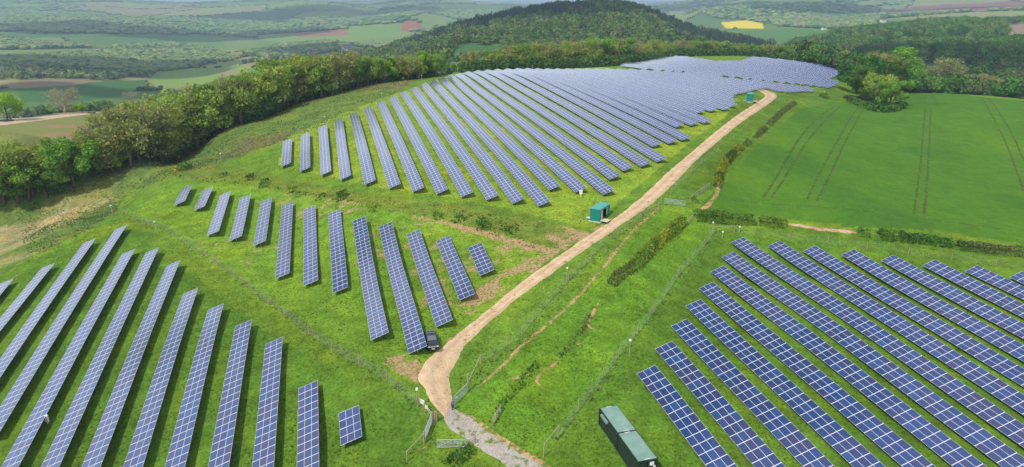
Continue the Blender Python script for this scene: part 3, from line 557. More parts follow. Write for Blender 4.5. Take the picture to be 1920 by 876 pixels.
def table(A, B, label, group, individual=True, n=None, cap=100, posts=True, nmax_post=99, name='solar_table'):
    """A, B: ground plan points (far, near) under the low edge"""
    A = np.array(A[:2]); B = np.array(B[:2]); Ln = np.linalg.norm(B-A); d = (A-B)/Ln; nv = np.array([d[1], -d[0]])
    n = n or max(3, int(round(Ln/1.6))); y = np.linspace(0, Ln, n+1); P = B[None]+d[None]*y[:, None]
    cen = P+nv[None]*1.4
    zg = H(cen[:, 0], cen[:, 1])
    if n > 5:                       # the racking is straighter than the ground
        k = min(9, n//2*2-1) ; ze = np.r_[2*zg[0]-zg[k:0:-1], zg, 2*zg[-1]-zg[-2:-k-2:-1]]; ker = np.ones(2*k+1)/(2*k+1); zg = np.convolve(ze, ker, 'same')[k:-k]
    zl = zg+LOWH
    root = empty(name, (B[0]+nv[0]*1.4, B[1]+nv[1]*1.4, float(zg[0]))); prop(root, label, 'solar table', group); ro = np.array(root.location)
    low = np.c_[P, zl]; up = np.array([nv[0]*ct, nv[1]*ct, st_])
    Lm = Ln/n; Wm = TW/3
    def colM(j):
        e = (low[j+1]-low[j]); ey = e/np.linalg.norm(e); ex = up; ez = np.cross(ex, ey); ez /= np.linalg.norm(ez); ex = np.cross(ey, ez)
        return ex, ey, ez, np.linalg.norm(e)
    if individual:
        me = module_mesh(Lm, Wm); cnt = 0; rest = MB(); rr_ = []
        for j in range(n):                       # j=0 is the near end: these show largest
            ex, ey, ez, L_ = colM(j)
            for c in range(3):
                o = low[j]+ex*Wm*c
                u_, v_ = project(o[0], o[1], o[2]); seen = -25 < u_ < 1935 and v_ < 895
                if cnt < cap and seen:
                    m_ = Matrix(((ex[0],ey[0]*L_/Lm,ez[0],o[0]-ro[0]),(ex[1],ey[1]*L_/Lm,ez[1],o[1]-ro[1]),(ex[2],ey[2]*L_/Lm,ez[2],o[2]-ro[2]),(0,0,0,1)))
                    ob = bpy.data.objects.new('solar_panel', me); COL.objects.link(ob); ob.parent = root; ob.matrix_local = m_; cnt += 1
                else:
                    for vv in [1]:
                        pts = [tuple(np.array(v_.co)[0]*ex+np.array(v_.co)[1]*ey*L_/Lm+np.array(v_.co)[2]*ez+o-ro) for v_ in me.vertices]
                        rest.add(pts, [(0,1,5,4),(1,2,6,5),(2,3,7,6),(3,0,4,7)], 0); rest.add(pts[4:8], [(0,1,2,3)], 1); rr_ += [0]*12+[random.random()]*4
        if rest.v:
            rm = rest.mesh('solar_panels', [M_frame, M_cell]); at = rm.attributes.new('rnd', 'FLOAT', 'POINT'); at.data.foreach_set('value', rr_); o_ = link('solar_panels', rm, root); o_['kind'] = 'stuff'
    else:
        bx, by = .025/Wm, .043/Lm
        E = []
        us = []
        for c in range(3): us += [(c+bx)/3, (c+1-bx)/3]
        us = [0.]+us+[1.]
        # columns of stations along the row
        ys = []
        for j in range(n): ys += [j+by, j+1-by]
        ys = np.array([0.]+ys+[n]); us = np.array(us)
        lx = np.stack([np.interp(ys, np.arange(n+1), low[:, k]) for k in range(3)], -1)
        Vv = lx[:, None]+up[None, None]*(us*TW)[None, :, None]-ro
        a, b_ = Vv.shape[:2]; i0 = np.arange(a-1)[:, None]*b_+np.arange(b_-1)[None]; Fq = np.stack([i0, i0+1, i0+b_+1, i0+b_], -1)
        mi = np.zeros((a-1, b_-1), int); mi[1::2, 1::2] = 1
        rv = np.zeros((a, b_)); 
        rj = rng.random((a//2+1, b_//2+1)); rv = np.repeat(np.repeat(rj, 2, 0), 2, 1)[1:a+1, 1:b_+1]
        me = mesh_from('panel_surface', Vv.reshape(-1, 3), Fq.reshape(-1, 4), [M_frame, M_cell], mi.ravel(), False, {'rnd': rv.ravel()}); link('panel_surface', me, root)
    fr = MB(); dn = np.cross(up, np.r_[d, 0]); 
    stp = max(1, n//12) if individual else max(2, n//10)
    idx = list(range(0, n, stp))+[n]
    for q in (.55, 1.5, 2.45):
        for a, b_ in zip(idx[:-1], idx[1:]):
            p0 = low[a]+up*q-ro; p1 = low[b_]+up*q-ro; p0 = p0+np.array([0,0,-.085]); p1 = p1+np.array([0,0,-.085]); fr.tube(p0, p1, .04, n=4)
    # closing rail at the near and far ends (reads as the thin white edge)
    pj = []; k = 0
    pstep = 3.3 if individual else 3.3
    yp = .9
    while yp < Ln and len(pj) < nmax_post: pj.append(yp); yp += pstep
    pmesh = None
    for q in pj:
        b_ = B+d*q; zz = float(np.interp(q, y, zl)); hg = float(H(b_[0]+nv[0]*1.5, b_[1]+nv[1]*1.5)); top = zz+1.5*st_-.16
        fr.tube((b_[0]+nv[0]*.4-ro[0], b_[1]+nv[1]*.4-ro[1], zz+.4*st_/ct-.14-ro[2]), (b_[0]+nv[0]*2.55-ro[0], b_[1]+nv[1]*2.55-ro[1], zz+2.55*st_/ct-.14-ro[2]), .045, n=4)
        if posts:
            pm = MB(); pm.tube((0,0,hg-.25-ro[2]), (0,0,top-ro[2]+.03), .07, n=6); pm.tube((0,0,hg+.35-ro[2]), (nv[0]*.9, nv[1]*.9, zz+2.3*st_-.16-ro[2]), .035, n=4)
            o_ = pm.build('post', M_steel, root); o_.location = (b_[0]+nv[0]*1.45-ro[0], b_[1]+nv[1]*1.45-ro[1], 0)
    fr.build('support_frame', M_steel, root)
    return root
def Zp(ox, oy, sc_, pts): return [(ox+x/sc_, oy+y/sc_) for x, y in pts]
Az, Bz, Lz = (300,330,2.5025), (640,380,2.7375), (440,600,3.175)
def ends(tl, bl, ext=0):
    a = up1(*tl, h=LOWH+.05); b = up1(*bl, h=LOWH+.05) if bl[1] <= 876 or True else None
    if ext: v = (b-a)[:2]; v /= np.linalg.norm(v); b[:2] += v*ext
    return a, b
GM = 'solar tables in the middle array above the fence'
Mt = [(Zp(*Az,[(103,58)]),Zp(*Az,[(65,138)])),(Zp(*Az,[(200,72)]),Zp(*Az,[(158,162)])),(Zp(*Az,[(283,92)]),Zp(*Az,[(218,280)])),(Zp(*Az,[(375,107)]),Zp(*Az,[(325,304)])),(Zp(*Az,[(474,125)]),Zp(*Az,[(437,329)])),(Zp(*Az,[(572,148)]),Zp(*Az,[(541,486)])),(Zp(*Az,[(676,168)]),Zp(*Az,[(673,521)])),(Zp(*Az,[(790,189)]),Zp(*Az,[(812,557)])),
      (Zp(*Bz,[(58,95)]),Zp(*Bz,[(152,710)])),(Zp(*Bz,[(193,122)]),Zp(*Bz,[(345,768)])),(Zp(*Bz,[(335,165)]),Zp(*Bz,[(486,634)])),(Zp(*Bz,[(486,202)]),Zp(*Bz,[(606,500)])),(Zp(*Bz,[(650,235)]),Zp(*Bz,[(711,378)]))]
nM = [6,6,14,14,13,24,24,23,37,38,27,16,8]
lab = {0:'smallest far-left solar table of the middle array, by the scrub bank', 8:'very long solar table of the middle array, ninth from its left end', 9:'longest solar table of the middle array, with the dark pickup parked beside it', 12:'short stubby solar table of twenty-four panels at the track end of the middle array'}
for i, (a, b) in enumerate(Mt):
    A_w, B_w = ends(a[0], b[0]); table(A_w, B_w, lab.get(i, 'blue solar table in the middle array, %s from its left end' % ordi(i+1)), GM, n=nM[i])
GL = 'solar tables in the lower left array'
Z8 = (0,420,1.921)
Lt = [(Zp(*Z8,[(0,222)]),Zp(*Z8,[(-90,330)]),0),(Zp(*Z8,[(150,162)]),Zp(*Z8,[(0,345)]),12),(Zp(*Z8,[(300,72)]),Zp(*Z8,[(0,490)]),10),(Zp(*Z8,[(415,22)]),Zp(*Z8,[(0,665)]),8),(Zp(*Z8,[(440,112)]),Zp(*Z8,[(8,876)]),4),(Zp(*Z8,[(525,105)]),Zp(*Z8,[(150,876)]),4),(Zp(*Z8,[(600,150)]),Zp(*Z8,[(295,876)]),4),(Zp(*Z8,[(660,252)]),Zp(*Z8,[(445,876)]),4),(Zp(*Z8,[(749,309)]),Zp(*Z8,[(595,876)]),4),(Zp(*Z8,[(848,368)]),Zp(*Z8,[(750,876)]),4),
      (Zp(*Lz,[(183,145)]),Zp(*Lz,[(105,876)]),4),(Zp(*Lz,[(381,415)]),Zp(*Lz,[(370,876)]),4),(Zp(*Lz,[(620,573)]),Zp(*Lz,[(632,760)]),0)]
for i, (a, b, e) in enumerate(Lt):
    A_w, B_w = ends(a[0], b[0], e)
    table(A_w, B_w, {12:'tiny solar table of twelve panels standing alone left of the gates', 3:'long solar table reaching furthest uphill in the lower left array'}.get(i, 'long blue solar table in the lower left array, %s from its left end' % ordi(i+1)), GL, n=4 if i == 12 else None)
GR = 'solar tables in the lower right array'
Cz, Dz, Ez, G1, G2 = (1180,420,3.129), (1100,640,3.7125), (1540,400,3.129), (1380,560,2.77), (1650,560,2.77)
Rt = [Zp(*Dz,[(348,222)])[0], Zp(*Dz,[(475,45)])[0]]+[Zp(*Cz,[p])[0] for p in [(245,592),(330,475),(408,370),(476,272),(541,188),(598,105),(812,130),(1018,160)]]+[Zp(*Ez,[p])[0] for p in [(117,246),(350,278),(592,306),(840,340),(1103,375)]]
def off_frame(A, lim=95):
    for k in range(8, lim):
        q = A[:2]-DV*k; x, y = project(q[0], q[1], float(H(q[0], q[1]))+LOWH)
        if x > 1925 or y > 882: return k+1.5
    return lim
for i, p in enumerate(Rt):
    A_w = up1(*p, h=LOWH+.05); q = A_w[:2]-DV*off_frame(A_w)
    A2 = st(40+6.2*i, 0)
    s_ = A_w[:2]@NV
    table(A_w, q, {0:'shortest-looking blue solar table next to the dark green containers'}.get(i, 'blue solar table in the lower right array, %s row from the containers' % ordi(i+1)), GR)
# hillside array
GC = 'solar tables on the hillside array'
Ff = [(85,513),(176,478),(266,438),(347,405),(424,375),(497,343),(564,311),(626,285),(682,260),(735,238),(785,217)]; Fn = [(74,642),(171,665),(278,688),(378,712),(503,737),(628,750),(750,765),(872,778),(1000,793),(1130,808),(1262,825)]
idxC = 0
def labC(i): return 'long silvery solar table on the hillside, %s row from the far left' % ordi(i)
for i in range(11):
    a = (500+Ff[i][0]/2.738, 80+Ff[i][1]/2.738); b = (500+Fn[i][0]/2.738, 80+Fn[i][1]/2.738)
    A_w, B_w = ends(a, b); idxC += 1; table(A_w, B_w, {0:'shortest solar table on the hillside, at its lower left corner'}.get(i, labC(idxC)), GC, individual=False, nmax_post=2)
def to_st(P): return np.stack([P[:, 0]*NV[0]+P[:, 1]*NV[1], P[:, 0]*DV[0]+P[:, 1]*DV[1]], -1)
farC = to_st(unproj([1230,1300,1377,1409,1450,1482,1525],[134.5,139,150,151.5,157,160.5,169.5], .8))
farC = np.vstack([[(45.4,324),(50.8,330),(56,337),(62,341),(80,347),(110,349),(140,347)], farC]); farC = farC[np.argsort(farC[:, 0])]
nearPx = [e[0] for e in CE]; nearC = to_st(unproj(*zip(*nearPx), LOWH)); nearC[:, 0] = [-14+5.4*(9+k) for k in range(20)]
nb = to_st(unproj([1366.5,1376.7,1390,1403,1414,1425,1434,1450,1465,1486,1512],[180.5,177,175,171.6,168,167,165.5,169,172.7,173,171], LOWH))
def seg_t(poly, s):
    o = []
    for a, b in zip(poly[:-1], poly[1:]):
        if (a[0] <= s) != (b[0] <= s): o.append(a[1]+(b[1]-a[1])*(s-a[0])/(b[0]-a[0]))
    return o
print('farC', farC.round(0).tolist()); print('nb', nb.round(0).tolist())
i = 12; s = -14+5.4*11
while s < farC[-1, 0]-3:
    k = i-10
    if k < 20: tn = float(nearC[k, 1])
    else: tn = float(np.interp(s, np.r_[nearC[-1, 0], np.sort(nb[:, 0])], np.r_[nearC[-1, 1], nb[np.argsort(nb[:, 0]), 1]]))
    tf = float(np.interp(s, farC[:, 0], farC[:, 1]))
    if i <= 15:
        px = [(803.4,154),(820,148.6),(836,144.5),(852,141.5)][i-12]; tf = float(to_st(unproj([px[0]],[px[1]],LOWH))[0, 1])
    if tf-tn > 5:
        idxC += 1; table(st(s, tf), st(s, tn), labC(idxC), GC, individual=False, nmax_post=2, posts=k < 20)
    i += 1; s += 5.4
# plateau array further off
GU = 'solar tables on the plateau array beyond the hillside'
lowU = [(1160,124),(1185,127.5),(1224,131),(1250,133),(1281,134.5),(1320,141),(1357,143),(1392,147),(1425,151),(1470,155),(1512,159),(1551,164)]
rightU = [(1568,158),(1550,147),(1577,139),(1581,128.5)]
topU = [(1543,124),(1500,118),(1466,113.5),(1408,107.5),(1385,115),(1338,115.5),(1310,112.5),(1265,107),(1240,109),(1205,115.5),(1192,115.5),(1175,120)]
PU = to_st(unproj(*zip(*(lowU+rightU+topU)), .8)); PU = np.vstack([PU, PU[:1]])
print('PU', PU.round(0).tolist())
s = math.ceil(PU[:, 0].min()/5.4)*5.4+1; n_u = 0
while s < PU[:, 0].max()-1:
    ts = sorted(seg_t(PU, s))
    for a, b in zip(ts[::2], ts[1::2]):
        if b-a > 6:
            n_u += 1; table(st(s, b), st(s, a), 'silvery solar table on the far plateau array, %s row counted from its left' % ordi(n_u), GU, individual=False, nmax_post=1, posts=False)
    s += 5.4

# ------------------------------------------------------------------ trees
def px_per_m(p): return F/math.sqrt(p[0]**2+p[1]**2+(p[2]-CZ)**2)
def leaf_quads(C, R, n, size, seed, flat=1., shell=.5):
    """n leaf faces spread through blobs centred C (k,3) with radii R (k,)"""
    g = np.random.default_rng(seed); k = g.choice(len(C), n, p=R**2/np.sum(R**2)); u = g.normal(size=(n, 3)); u /= np.linalg.norm(u, axis=1)[:, None]
    rad = (shell+(1-shell)*g.random(n)**.5)*R[k]; P = C[k]+u*rad[:, None]*np.array([1, 1, flat])
    nn = u*.9+g.normal(size=(n, 3))*.55+np.array([0, 0, .25]); nn /= np.linalg.norm(nn, axis=1)[:, None]
    a = np.cross(nn, g.normal(size=(n, 3))); a /= np.linalg.norm(a, axis=1)[:, None]; b = np.cross(nn, a); s = size*(.6+.8*g.random(n))[:, None]
    V = np.stack([P-a*s-b*s*.55, P+a*s-b*s*.7, P+a*s*.8+b*s*.6, P-a*s*.7+b*s*.75], 1).reshape(-1, 3)
    return V, np.arange(4*n).reshape(-1, 4)
def tree_skeleton(h, spread, seed, clear=.28, nb=9):
    r_ = random.Random(seed); mb = MB(); tips = []
    base = Vector((0, 0, -.3)); top = Vector((r_.uniform(-.05, .05)*h, r_.uniform(-.05, .05)*h, h*.62)); tr = h*.022
    mid = (base+top)/2+Vector((r_.uniform(-.03, .03)*h, r_.uniform(-.03, .03)*h, 0))
    mb.tube(base, mid, tr*1.35, tr*.95, 8); mb.tube(mid, top, tr*.95, tr*.45, 7)
    for i in range(nb):
        f = clear+(1-clear)*(i+.5)/nb; z = h*.62*f; st0 = base.lerp(mid, min(1, f*2)) if f < .5 else mid.lerp(top, (f-.5)*2)
        a = i*2.4+r_.uniform(-.4, .4); L = spread*(.62+.5*r_.random())*(1-.35*abs(f-.55)); up = r_.uniform(.35, .95)
        e1 = st0+Vector((math.cos(a)*L*.55, math.sin(a)*L*.55, L*up*.5)); e2 = e1+Vector((math.cos(a+r_.uniform(-.5, .5))*L*.5, math.sin(a+r_.uniform(-.5, .5))*L*.5, L*r_.uniform(.2, .7)))
        mb.tube(st0, e1, tr*.5, tr*.3, 5, cap=False); mb.tube(e1, e2, tr*.3, tr*.1, 4, cap=False); tips += [(e1, .8), (e2, 1.)]
        for _ in range(2):
            e3 = e1+Vector((math.cos(a+r_.uniform(-1.3, 1.3))*L*.5, math.sin(a+r_.uniform(-1.3, 1.3))*L*.5, L*r_.uniform(.1, .8))); mb.tube(e1, e3, tr*.2, tr*.07, 4, cap=False); tips.append((e3, .85))
    e = top+Vector((0, 0, h*.2)); mb.tube(top, e, tr*.4, tr*.1, 5, cap=False); tips.append((e, 1.))
    return mb, tips
def make_proto(kind, seed, h=12., spread=4.6, n=2600, size=.2, bark=None, leafmat=None, clear=.28):
    mb, tips = tree_skeleton(h, spread, seed, clear); r_ = random.Random(seed+5)
    C = np.array([tuple(t) for t, _ in tips]); R = np.array([spread*k*r_.uniform(.26, .44) for _, k in tips])
    C[:, 2] = np.minimum(C[:, 2], h-R*.8)
    tm = mb.mesh('trunk', [bark or M_bark], True)
    V, Fc = leaf_quads(C, R, int(n*1.75), size, seed, .8); cm = mesh_from('crown', V, Fc, [leafmat or LEAF[kind]])
    return tm, cm, h
def make_sparse(kind, seed, h=12., spread=4.6, bark=None, nleaf=1300):
    """budding tree: fine twigs and a thin veil of young leaves"""
    mb, tips = tree_skeleton(h, spread, seed, .2, 12); r_ = random.Random(seed+5); g = np.random.default_rng(seed)
    C = np.array([tuple(t) for t, _ in tips]); R = np.array([spread*k*r_.uniform(.3, .5) for _, k in tips]); C[:, 2] = np.minimum(C[:, 2], h-R*.8)
    tm = mb.mesh('trunk', [bark or M_bark], True)
    n = 1500; k = g.choice(len(C), n, p=R**2/np.sum(R**2)); u = g.normal(size=(n, 3)); u /= np.linalg.norm(u, axis=1)[:, None]; u[:, 2] = np.abs(u[:, 2])*.8+.1
    P0 = C[k]+u*R[k][:, None]*.2; P1 = C[k]+u*R[k][:, None]*(.8+.4*g.random(n))[:, None]; sd_ = np.cross(u, g.normal(size=(n, 3))); sd_ /= np.linalg.norm(sd_, axis=1)[:, None]; sd_ *= .045
    V1 = np.stack([P0-sd_, P0+sd_, P1+sd_*.4, P1-sd_*.4], 1).reshape(-1, 3)
    V2, F2 = leaf_quads(C, R, nleaf, .19, seed, .85, .3)
    V = np.vstack([V1, V2]); Fc = np.arange(len(V)).reshape(-1, 4); mi = [1 if g.random() < .3 else 0 for _ in range(n)]+[0]*nleaf
    return tm, mesh_from('crown', V, Fc, [LEAF[kind], bark or M_bark], mi), h
PROTO = {'green': [make_proto('green', s, n=3000, spread=4.8) for s in (1, 2, 3)], 'bright': [make_proto('bright', s, n=2700) for s in (11, 12)], 'olive': [make_proto('olive', s, n=2300) for s in (21, 22, 23)],
         'brown': [make_sparse('brown', s, spread=5) for s in (31, 32, 33)], 'dark': [make_proto('dark', s, n=3000, clear=.12) for s in (41, 42)], 'bare': [make_sparse('pale', 51, spread=5.6, bark=M_barkpale, nleaf=900)],
         'oliveb': [make_sparse('olive', s, spread=4.8, nleaf=2300) for s in (61, 62)]}
ADJ = {'green': 'full green', 'bright': 'fresh bright green', 'olive': 'olive green', 'brown': 'brown budding', 'dark': 'dark green', 'bare': 'pale almost bare', 'oliveb': 'thin olive brown'}
tcount = {}; pending = []
def plant(x, y, h, kind, where, group, wf=1., label=None, name=None, seed=None, sink=0):
    tcount[kind] = tcount.get(kind, 0)+1
    tm, cm, ph = PROTO[kind][tcount[kind] % len(PROTO[kind])]; s = h/ph
    r = empty(name or 'broadleaf_tree', (x, y, float(H(x, y))-sink), random.uniform(0, 6.28)); r.scale = (s*wf, s*wf, s)
    prop(r, label, 'tree', group)
    if not label: pending.append((x/y, r, ADJ[kind], where))
    link('trunk', tm, r); link('crown', cm, r); return r
def tree_px(xb, yb, yt, kind, where, group, behind=0, **kw):
    p = up1(xb, yb)
    if xb < 830 and yb > 139 and yt > 90 and group == gW:      # keep the first rank on the near side of the ridge
        lim = float(np.interp(xb, [-50,195,235,300,420,560,700,830], [900,900,262,280,305,335,370,388])); y_ = yb
        while math.hypot(p[0], p[1]) > lim and y_ < yb+26: y_ += 1.5; p = up1(xb, y_)
    if behind:
        d = math.hypot(p[0], p[1]); k = (d+behind)/d; p = np.array([p[0]*k, p[1]*k, 0]); p[2] = H(p[0], p[1])
    rt = rays(xb, yt); D = math.hypot(p[0], p[1]); zt = CZ+rt[2]/math.hypot(rt[0], rt[1])*D
    h = max(3., zt-p[2]); return plant(p[0], p[1], h, kind, where, group, **kw)
gW = 'trees of the woodland edge below the pasture'; wW = 'along the pasture woodland edge'
edge = [(-20,392,262,'olive'),(8,385,280,'dark'),(2,378,262,'olive'),(35,381,285,'green'),(30,370,268,'oliveb'),(55,376,292,'green'),(62,366,275,'olive'),(88,371,300,'dark'),(80,362,290,'olive'),(112,364,300,'green'),(105,352,268,'oliveb'),(139,352,246,'green'),(160,338,285,'dark'),(172,332,262,'oliveb'),
        (190,326,238,'oliveb'),(210,322,228,'brown'),(222,320,280,'bright'),(228,312,205,'oliveb'),(246,303,196,'brown'),(262,297,200,'oliveb'),(280,290,186,'brown'),(292,288,190,'brown'),(305,283,184,'oliveb'),(322,276,186,'olive'),(340,268,190,'brown'),(352,266,172,'oliveb'),(372,256,165,'olive'),(392,248,158,'brown'),(408,242,150,'oliveb'),(425,236,150,'green'),
        (436,232,140,'brown'),(452,226,142,'oliveb'),(470,220,134,'green'),(484,215,146,'dark'),(498,210,124,'olive'),(512,205,118,'green'),(528,200,112,'oliveb'),(540,196,118,'brown'),(556,190,104,'green'),(570,184,98,'olive'),(586,176,104,'green'),(604,170,104,'olive'),(622,164,94,'brown'),(640,161,92,'brown'),(655,157,100,'oliveb'),(672,153,100,'green'),(690,150,103,'olive'),(706,148,106,'green'),(722,146,108,'bright'),(738,145,106,'dark'),(750,144,104,'bright'),(766,143,100,'brown'),(782,142,102,'bright'),(800,141,94,'green'),(818,140,98,'green')]
for xb, yb, yt, k in edge: tree_px(xb, yb, yt, k, wW, gW, wf=random.uniform(.9, 1.15))
for i in range(31):            # second and third ranks, further down the slope
    xb = -20+i*27.5+random.uniform(-6, 6); ye = float(np.interp(xb, [e[0] for e in edge], [e[1] for e in edge])); yt = float(np.interp(xb, [e[0] for e in edge], [e[2] for e in edge]))+random.uniform(-2, 10)
    if 55 < xb < 235 and yt < 258: yt = 258+random.uniform(0, 22)
    p = up1(xb, ye); d = math.hypot(p[0], p[1]); k_ = (d+random.uniform(9, 22))/d; x, y = p[0]*k_, p[1]*k_; rt = rays(xb, yt); zt = CZ+rt[2]/math.hypot(rt[0], rt[1])*math.hypot(x, y); h = min(24, zt-float(H(x, y)))
    if h > 3: plant(x, y, h, random.choice(['olive', 'oliveb', 'brown', 'green', 'oliveb']), 'behind the pasture woodland edge', gW)
gB = 'trees of the belt behind the solar arrays'; wB = 'in the belt behind the arrays'
belt = [(862,134,112,'green'),(885,133,92,'brown'),(905,133,114,'dark')]
x = 930
while x < 1575:
    top = float(np.interp(x, [930,960,1000,1050,1100,1150,1180,1210,1280,1340,1400,1480,1560], [92,84,79,77,72,66,72,74,74,76,82,84,92])); bot = float(np.interp(x, [930,1060,1160,1300,1400,1560], [131,126,117,108,105,121]))
    belt.append((x, bot, top+random.uniform(-3, 5), random.choice(['brown','oliveb','olive','green','brown','oliveb'] if x < 1330 else ['olive','oliveb','brown','green','olive','dark']))); x += random.uniform(11, 17)
for xb, yb, yt, k in belt:
    D = float(np.interp(xb, [860,930,1000,1160,1265,1400,1560], [415,420,425,470,575,625,615])); a = math.atan((xb-960)/(F/cp)); rv = rays(xb, yt); zt = CZ+rv[2]/math.hypot(rv[0], rv[1])*D*random.uniform(.99, 1.01)
    a = math.atan2(rv[0], rv[1]); X, Y = D*math.sin(a), D*math.cos(a); h = zt-float(H(X, Y)); plant(X, Y, float(np.clip(h, 5, 26)), k, wB, gB, wf=random.uniform(.95, 1.3) if h > 9 else 1.)
for i in range(48):
    xb = 925+i*13.6+random.uniform(-5, 5); D = float(np.interp(xb, [860,930,1000,1160,1265,1400,1560], [415,420,425,470,575,625,615]))-random.uniform(4, 14)+(22 if i % 2 else 0)
    top = float(np.interp(xb, [930,1000,1060,1160,1300,1400,1560], [102,97,94,90,92,92,100]))+random.uniform(-4, 4); rv = rays(xb, top); a = math.atan2(rv[0], rv[1]); X, Y = D*math.sin(a), D*math.cos(a); h = CZ+rv[2]/math.hypot(rv[0], rv[1])*D-float(H(X, Y))
    if h > 3: plant(X, Y, min(h, 20), random.choice(['dark', 'olive', 'green', 'oliveb']), 'low in the belt behind the arrays', gB, wf=1.15)
gK = 'trees of the clump at the top of the crop field'
for xb, yb, yt, k, wf, lb in [(1606,176,96,'dark',1.3,'tall full green tree at the top corner of the crop field'),(1638,176,92,'brown',1.2,'brown budding tree between the two tallest green trees of the clump'),(1668,176,86,'green',1.2,'tall fresh green tree, topmost of the clump above the crop'),(1692,172,104,'green',1.1,'small rounded green tree at the end of the clump'),
        (1618,190,118,'dark',1.2,'olive green tree in front of the tall corner tree'),(1642,200,134,'olive',1.1,'rounded bushy tree in front of the clump'),(1666,204,148,'green',1.15,'low spreading green tree in front of the clump, beside the crop'),(1762,170,104,'brown',1.5,'broad rounded brown tree behind the upper hedge'),(1722,168,128,'dark',1.6,'dark bushy tree beside the broad brown tree'),(1742,172,130,'dark',1.2,'dark low tree tucked under the broad brown tree')]:
    tree_px(xb, yb, yt, k, '', gK, label=lb, wf=wf)
for i, (xb, yb, yt, k) in enumerate([(1795,178,140,'olive'),(1815,180,146,'dark'),(1838,182,136,'brown'),(1860,184,146,'dark'),(1882,186,148,'olive'),(1905,187,152,'dark'),(1930,190,150,'olive'),(1780,176,138,'green'),(1705,166,134,'dark'),(1828,181,150,'green'),(1872,185,152,'green'),(1893,187,156,'olive'),(1918,189,156,'green')]):
    tree_px(xb, yb-6, yt, k, 'along the top of the crop field', gK, wf=1.5)
# far left meadow trees
tree_px(122, 214, 164, 'bare', '', 'meadow trees', label='pale almost bare tree standing alone on the far meadow edge', wf=1.0)
tree_px(14, 226, 170, 'bright', '', 'meadow trees', label='yellow green willow beside the parked cars', wf=1.2)
for xb, yb, yt, k, lb in [(98,215,200,'bright','small bright bush left of the bare tree'),(138,213,196,'olive','low bush just right of the bare tree'),(155,212,193,'bright','bright bush between the bare tree and the dark vehicle'),(165,211,198,'dark','dark bush behind the dark vehicle'),(193,210,184,'green','young green tree on the far meadow edge'),(206,209,194,'green','small round tree next to the young green tree'),(226,209,194,'green','small tree on a thin stem near the woodland'),(248,192,172,'bare','small pale tree in the valley behind the woodland')]:
    tree_px(xb, yb, yt, k, '', 'meadow trees', label=lb, name='small_tree', wf=1.3)

for key in sorted({(a, w_) for _, _, a, w_ in pending}):
    for i, q in enumerate(sorted([q for q in pending if (q[2], q[3]) == key], key=lambda q: q[0])):
        q[1]['label'] = '%s %s tree from the left %s' % (ordi(i+1), key[0], key[1])

# ------------------------------------------------------------------ hedges and bushes
def hedge(name, pts, h, wd, label, cols, dens=26., gaps=0., leaf=.16, cat='hedge', group=None, px=True):
    C = smooth_path(unproj(*zip(*pts)), 1) if px else np.array(pts, float); P, q = resample(C[:, :2], .5); n = int(len(P)*.5*dens*h*wd*.6); g = np.random.default_rng(int(abs(C[0, 0])*10)+int(h*7)); k = g.integers(0, len(P), n)
    tn = np.gradient(P, axis=0); tn /= np.linalg.norm(tn, axis=1)[:, None]+1e-9; nn = np.stack([tn[:, 1], -tn[:, 0]], -1)
    prof = .65+.6*fbm(P[:, 0], P[:, 1], 4., 77)
    if gaps: prof *= np.clip((fbm(P[:, 0], P[:, 1], 9., 78)-gaps)*8, 0, 1)
    a = g.uniform(0, math.pi, n); rad = .55+.45*g.random(n)**.5; xo = np.cos(a)*wd/2*rad*(.7+.5*prof[k]); zo = np.sin(a)*h*rad*prof[k]
    keep = prof[k] > .15
    pos = np.c_[P[k]+nn[k]*xo[:, None]+g.normal(size=(n, 2))*.12, zo]; pos[:, 2] += H(pos[:, 0], pos[:, 1])-.05; pos = pos[keep]; n = len(pos)
    if n == 0: return
    u = g.normal(size=(n, 3))+np.array([0, 0, .6]); u /= np.linalg.norm(u, axis=1)[:, None]; b = np.cross(u, g.normal(size=(n, 3))); b /= np.linalg.norm(b, axis=1)[:, None]; c = np.cross(u, b); s = leaf*(.6+.9*g.random(n))[:, None]
    V = np.stack([pos-b*s-c*s*.6, pos+b*s-c*s*.7, pos+b*s*.8+c*s*.6, pos-b*s*.7+c*s*.8], 1).reshape(-1, 3)
    cc = np.array(cols); f = np.clip(fbm(pos[:, 0], pos[:, 1], 3.5, 12)*2.2-.6+g.normal(size=n)*.12, 0, .999)*(len(cc)-1); i0 = f.astype(int); col = cc[i0]*(1-(f-i0))[:, None]+cc[np.minimum(i0+1, len(cc)-1)]*(f-i0)[:, None]
    me = mesh_from(name, V, np.arange(4*n).reshape(-1, 4), [M_hedge], None, False, {'tint': np.repeat(col, 4, 0)})
    return prop(link(name, me), label, cat, group)
GH = [(.07,.14,.025),(.11,.20,.03),(.15,.24,.035)]; BR = [(.09,.13,.035),(.17,.16,.07),(.14,.20,.04)]; YG = [(.10,.19,.025),(.19,.26,.025),(.36,.36,.03)]
hedge('hedge', [(1303,410),(1330,412),(1370,414),(1412,418)], 2.3, 2.6, 'dense green hedge at the lower left corner of the crop field', GH)
hedge('hedge', [(1424,420),(1450,423),(1474,425)], 1.9, 2.4, 'short green hedge piece next to the rubble bank', GH)
hedge('hedge', [(1612,440),(1628,442)], 1.6, 2., 'small hedge bush at the far end of the rubble bank', GH)
hedge('hedge', [(1650,445),(1690,449),(1740,455),(1782,462)], 2.2, 3., 'long green hedge between crop field and lower right solar array', GH)
hedge('hedge', [(1796,466),(1830,468),(1880,474),(1940,482)], 2.0, 3., 'brownish hedge continuing along the lower right solar array', BR)
hedge('hedge', [(1190,502),(1205,485),(1220,470),(1245,447),(1280,418)], 1.9, 2.3, 'thick yellow green hedge between the worn path and the lower fence', YG)
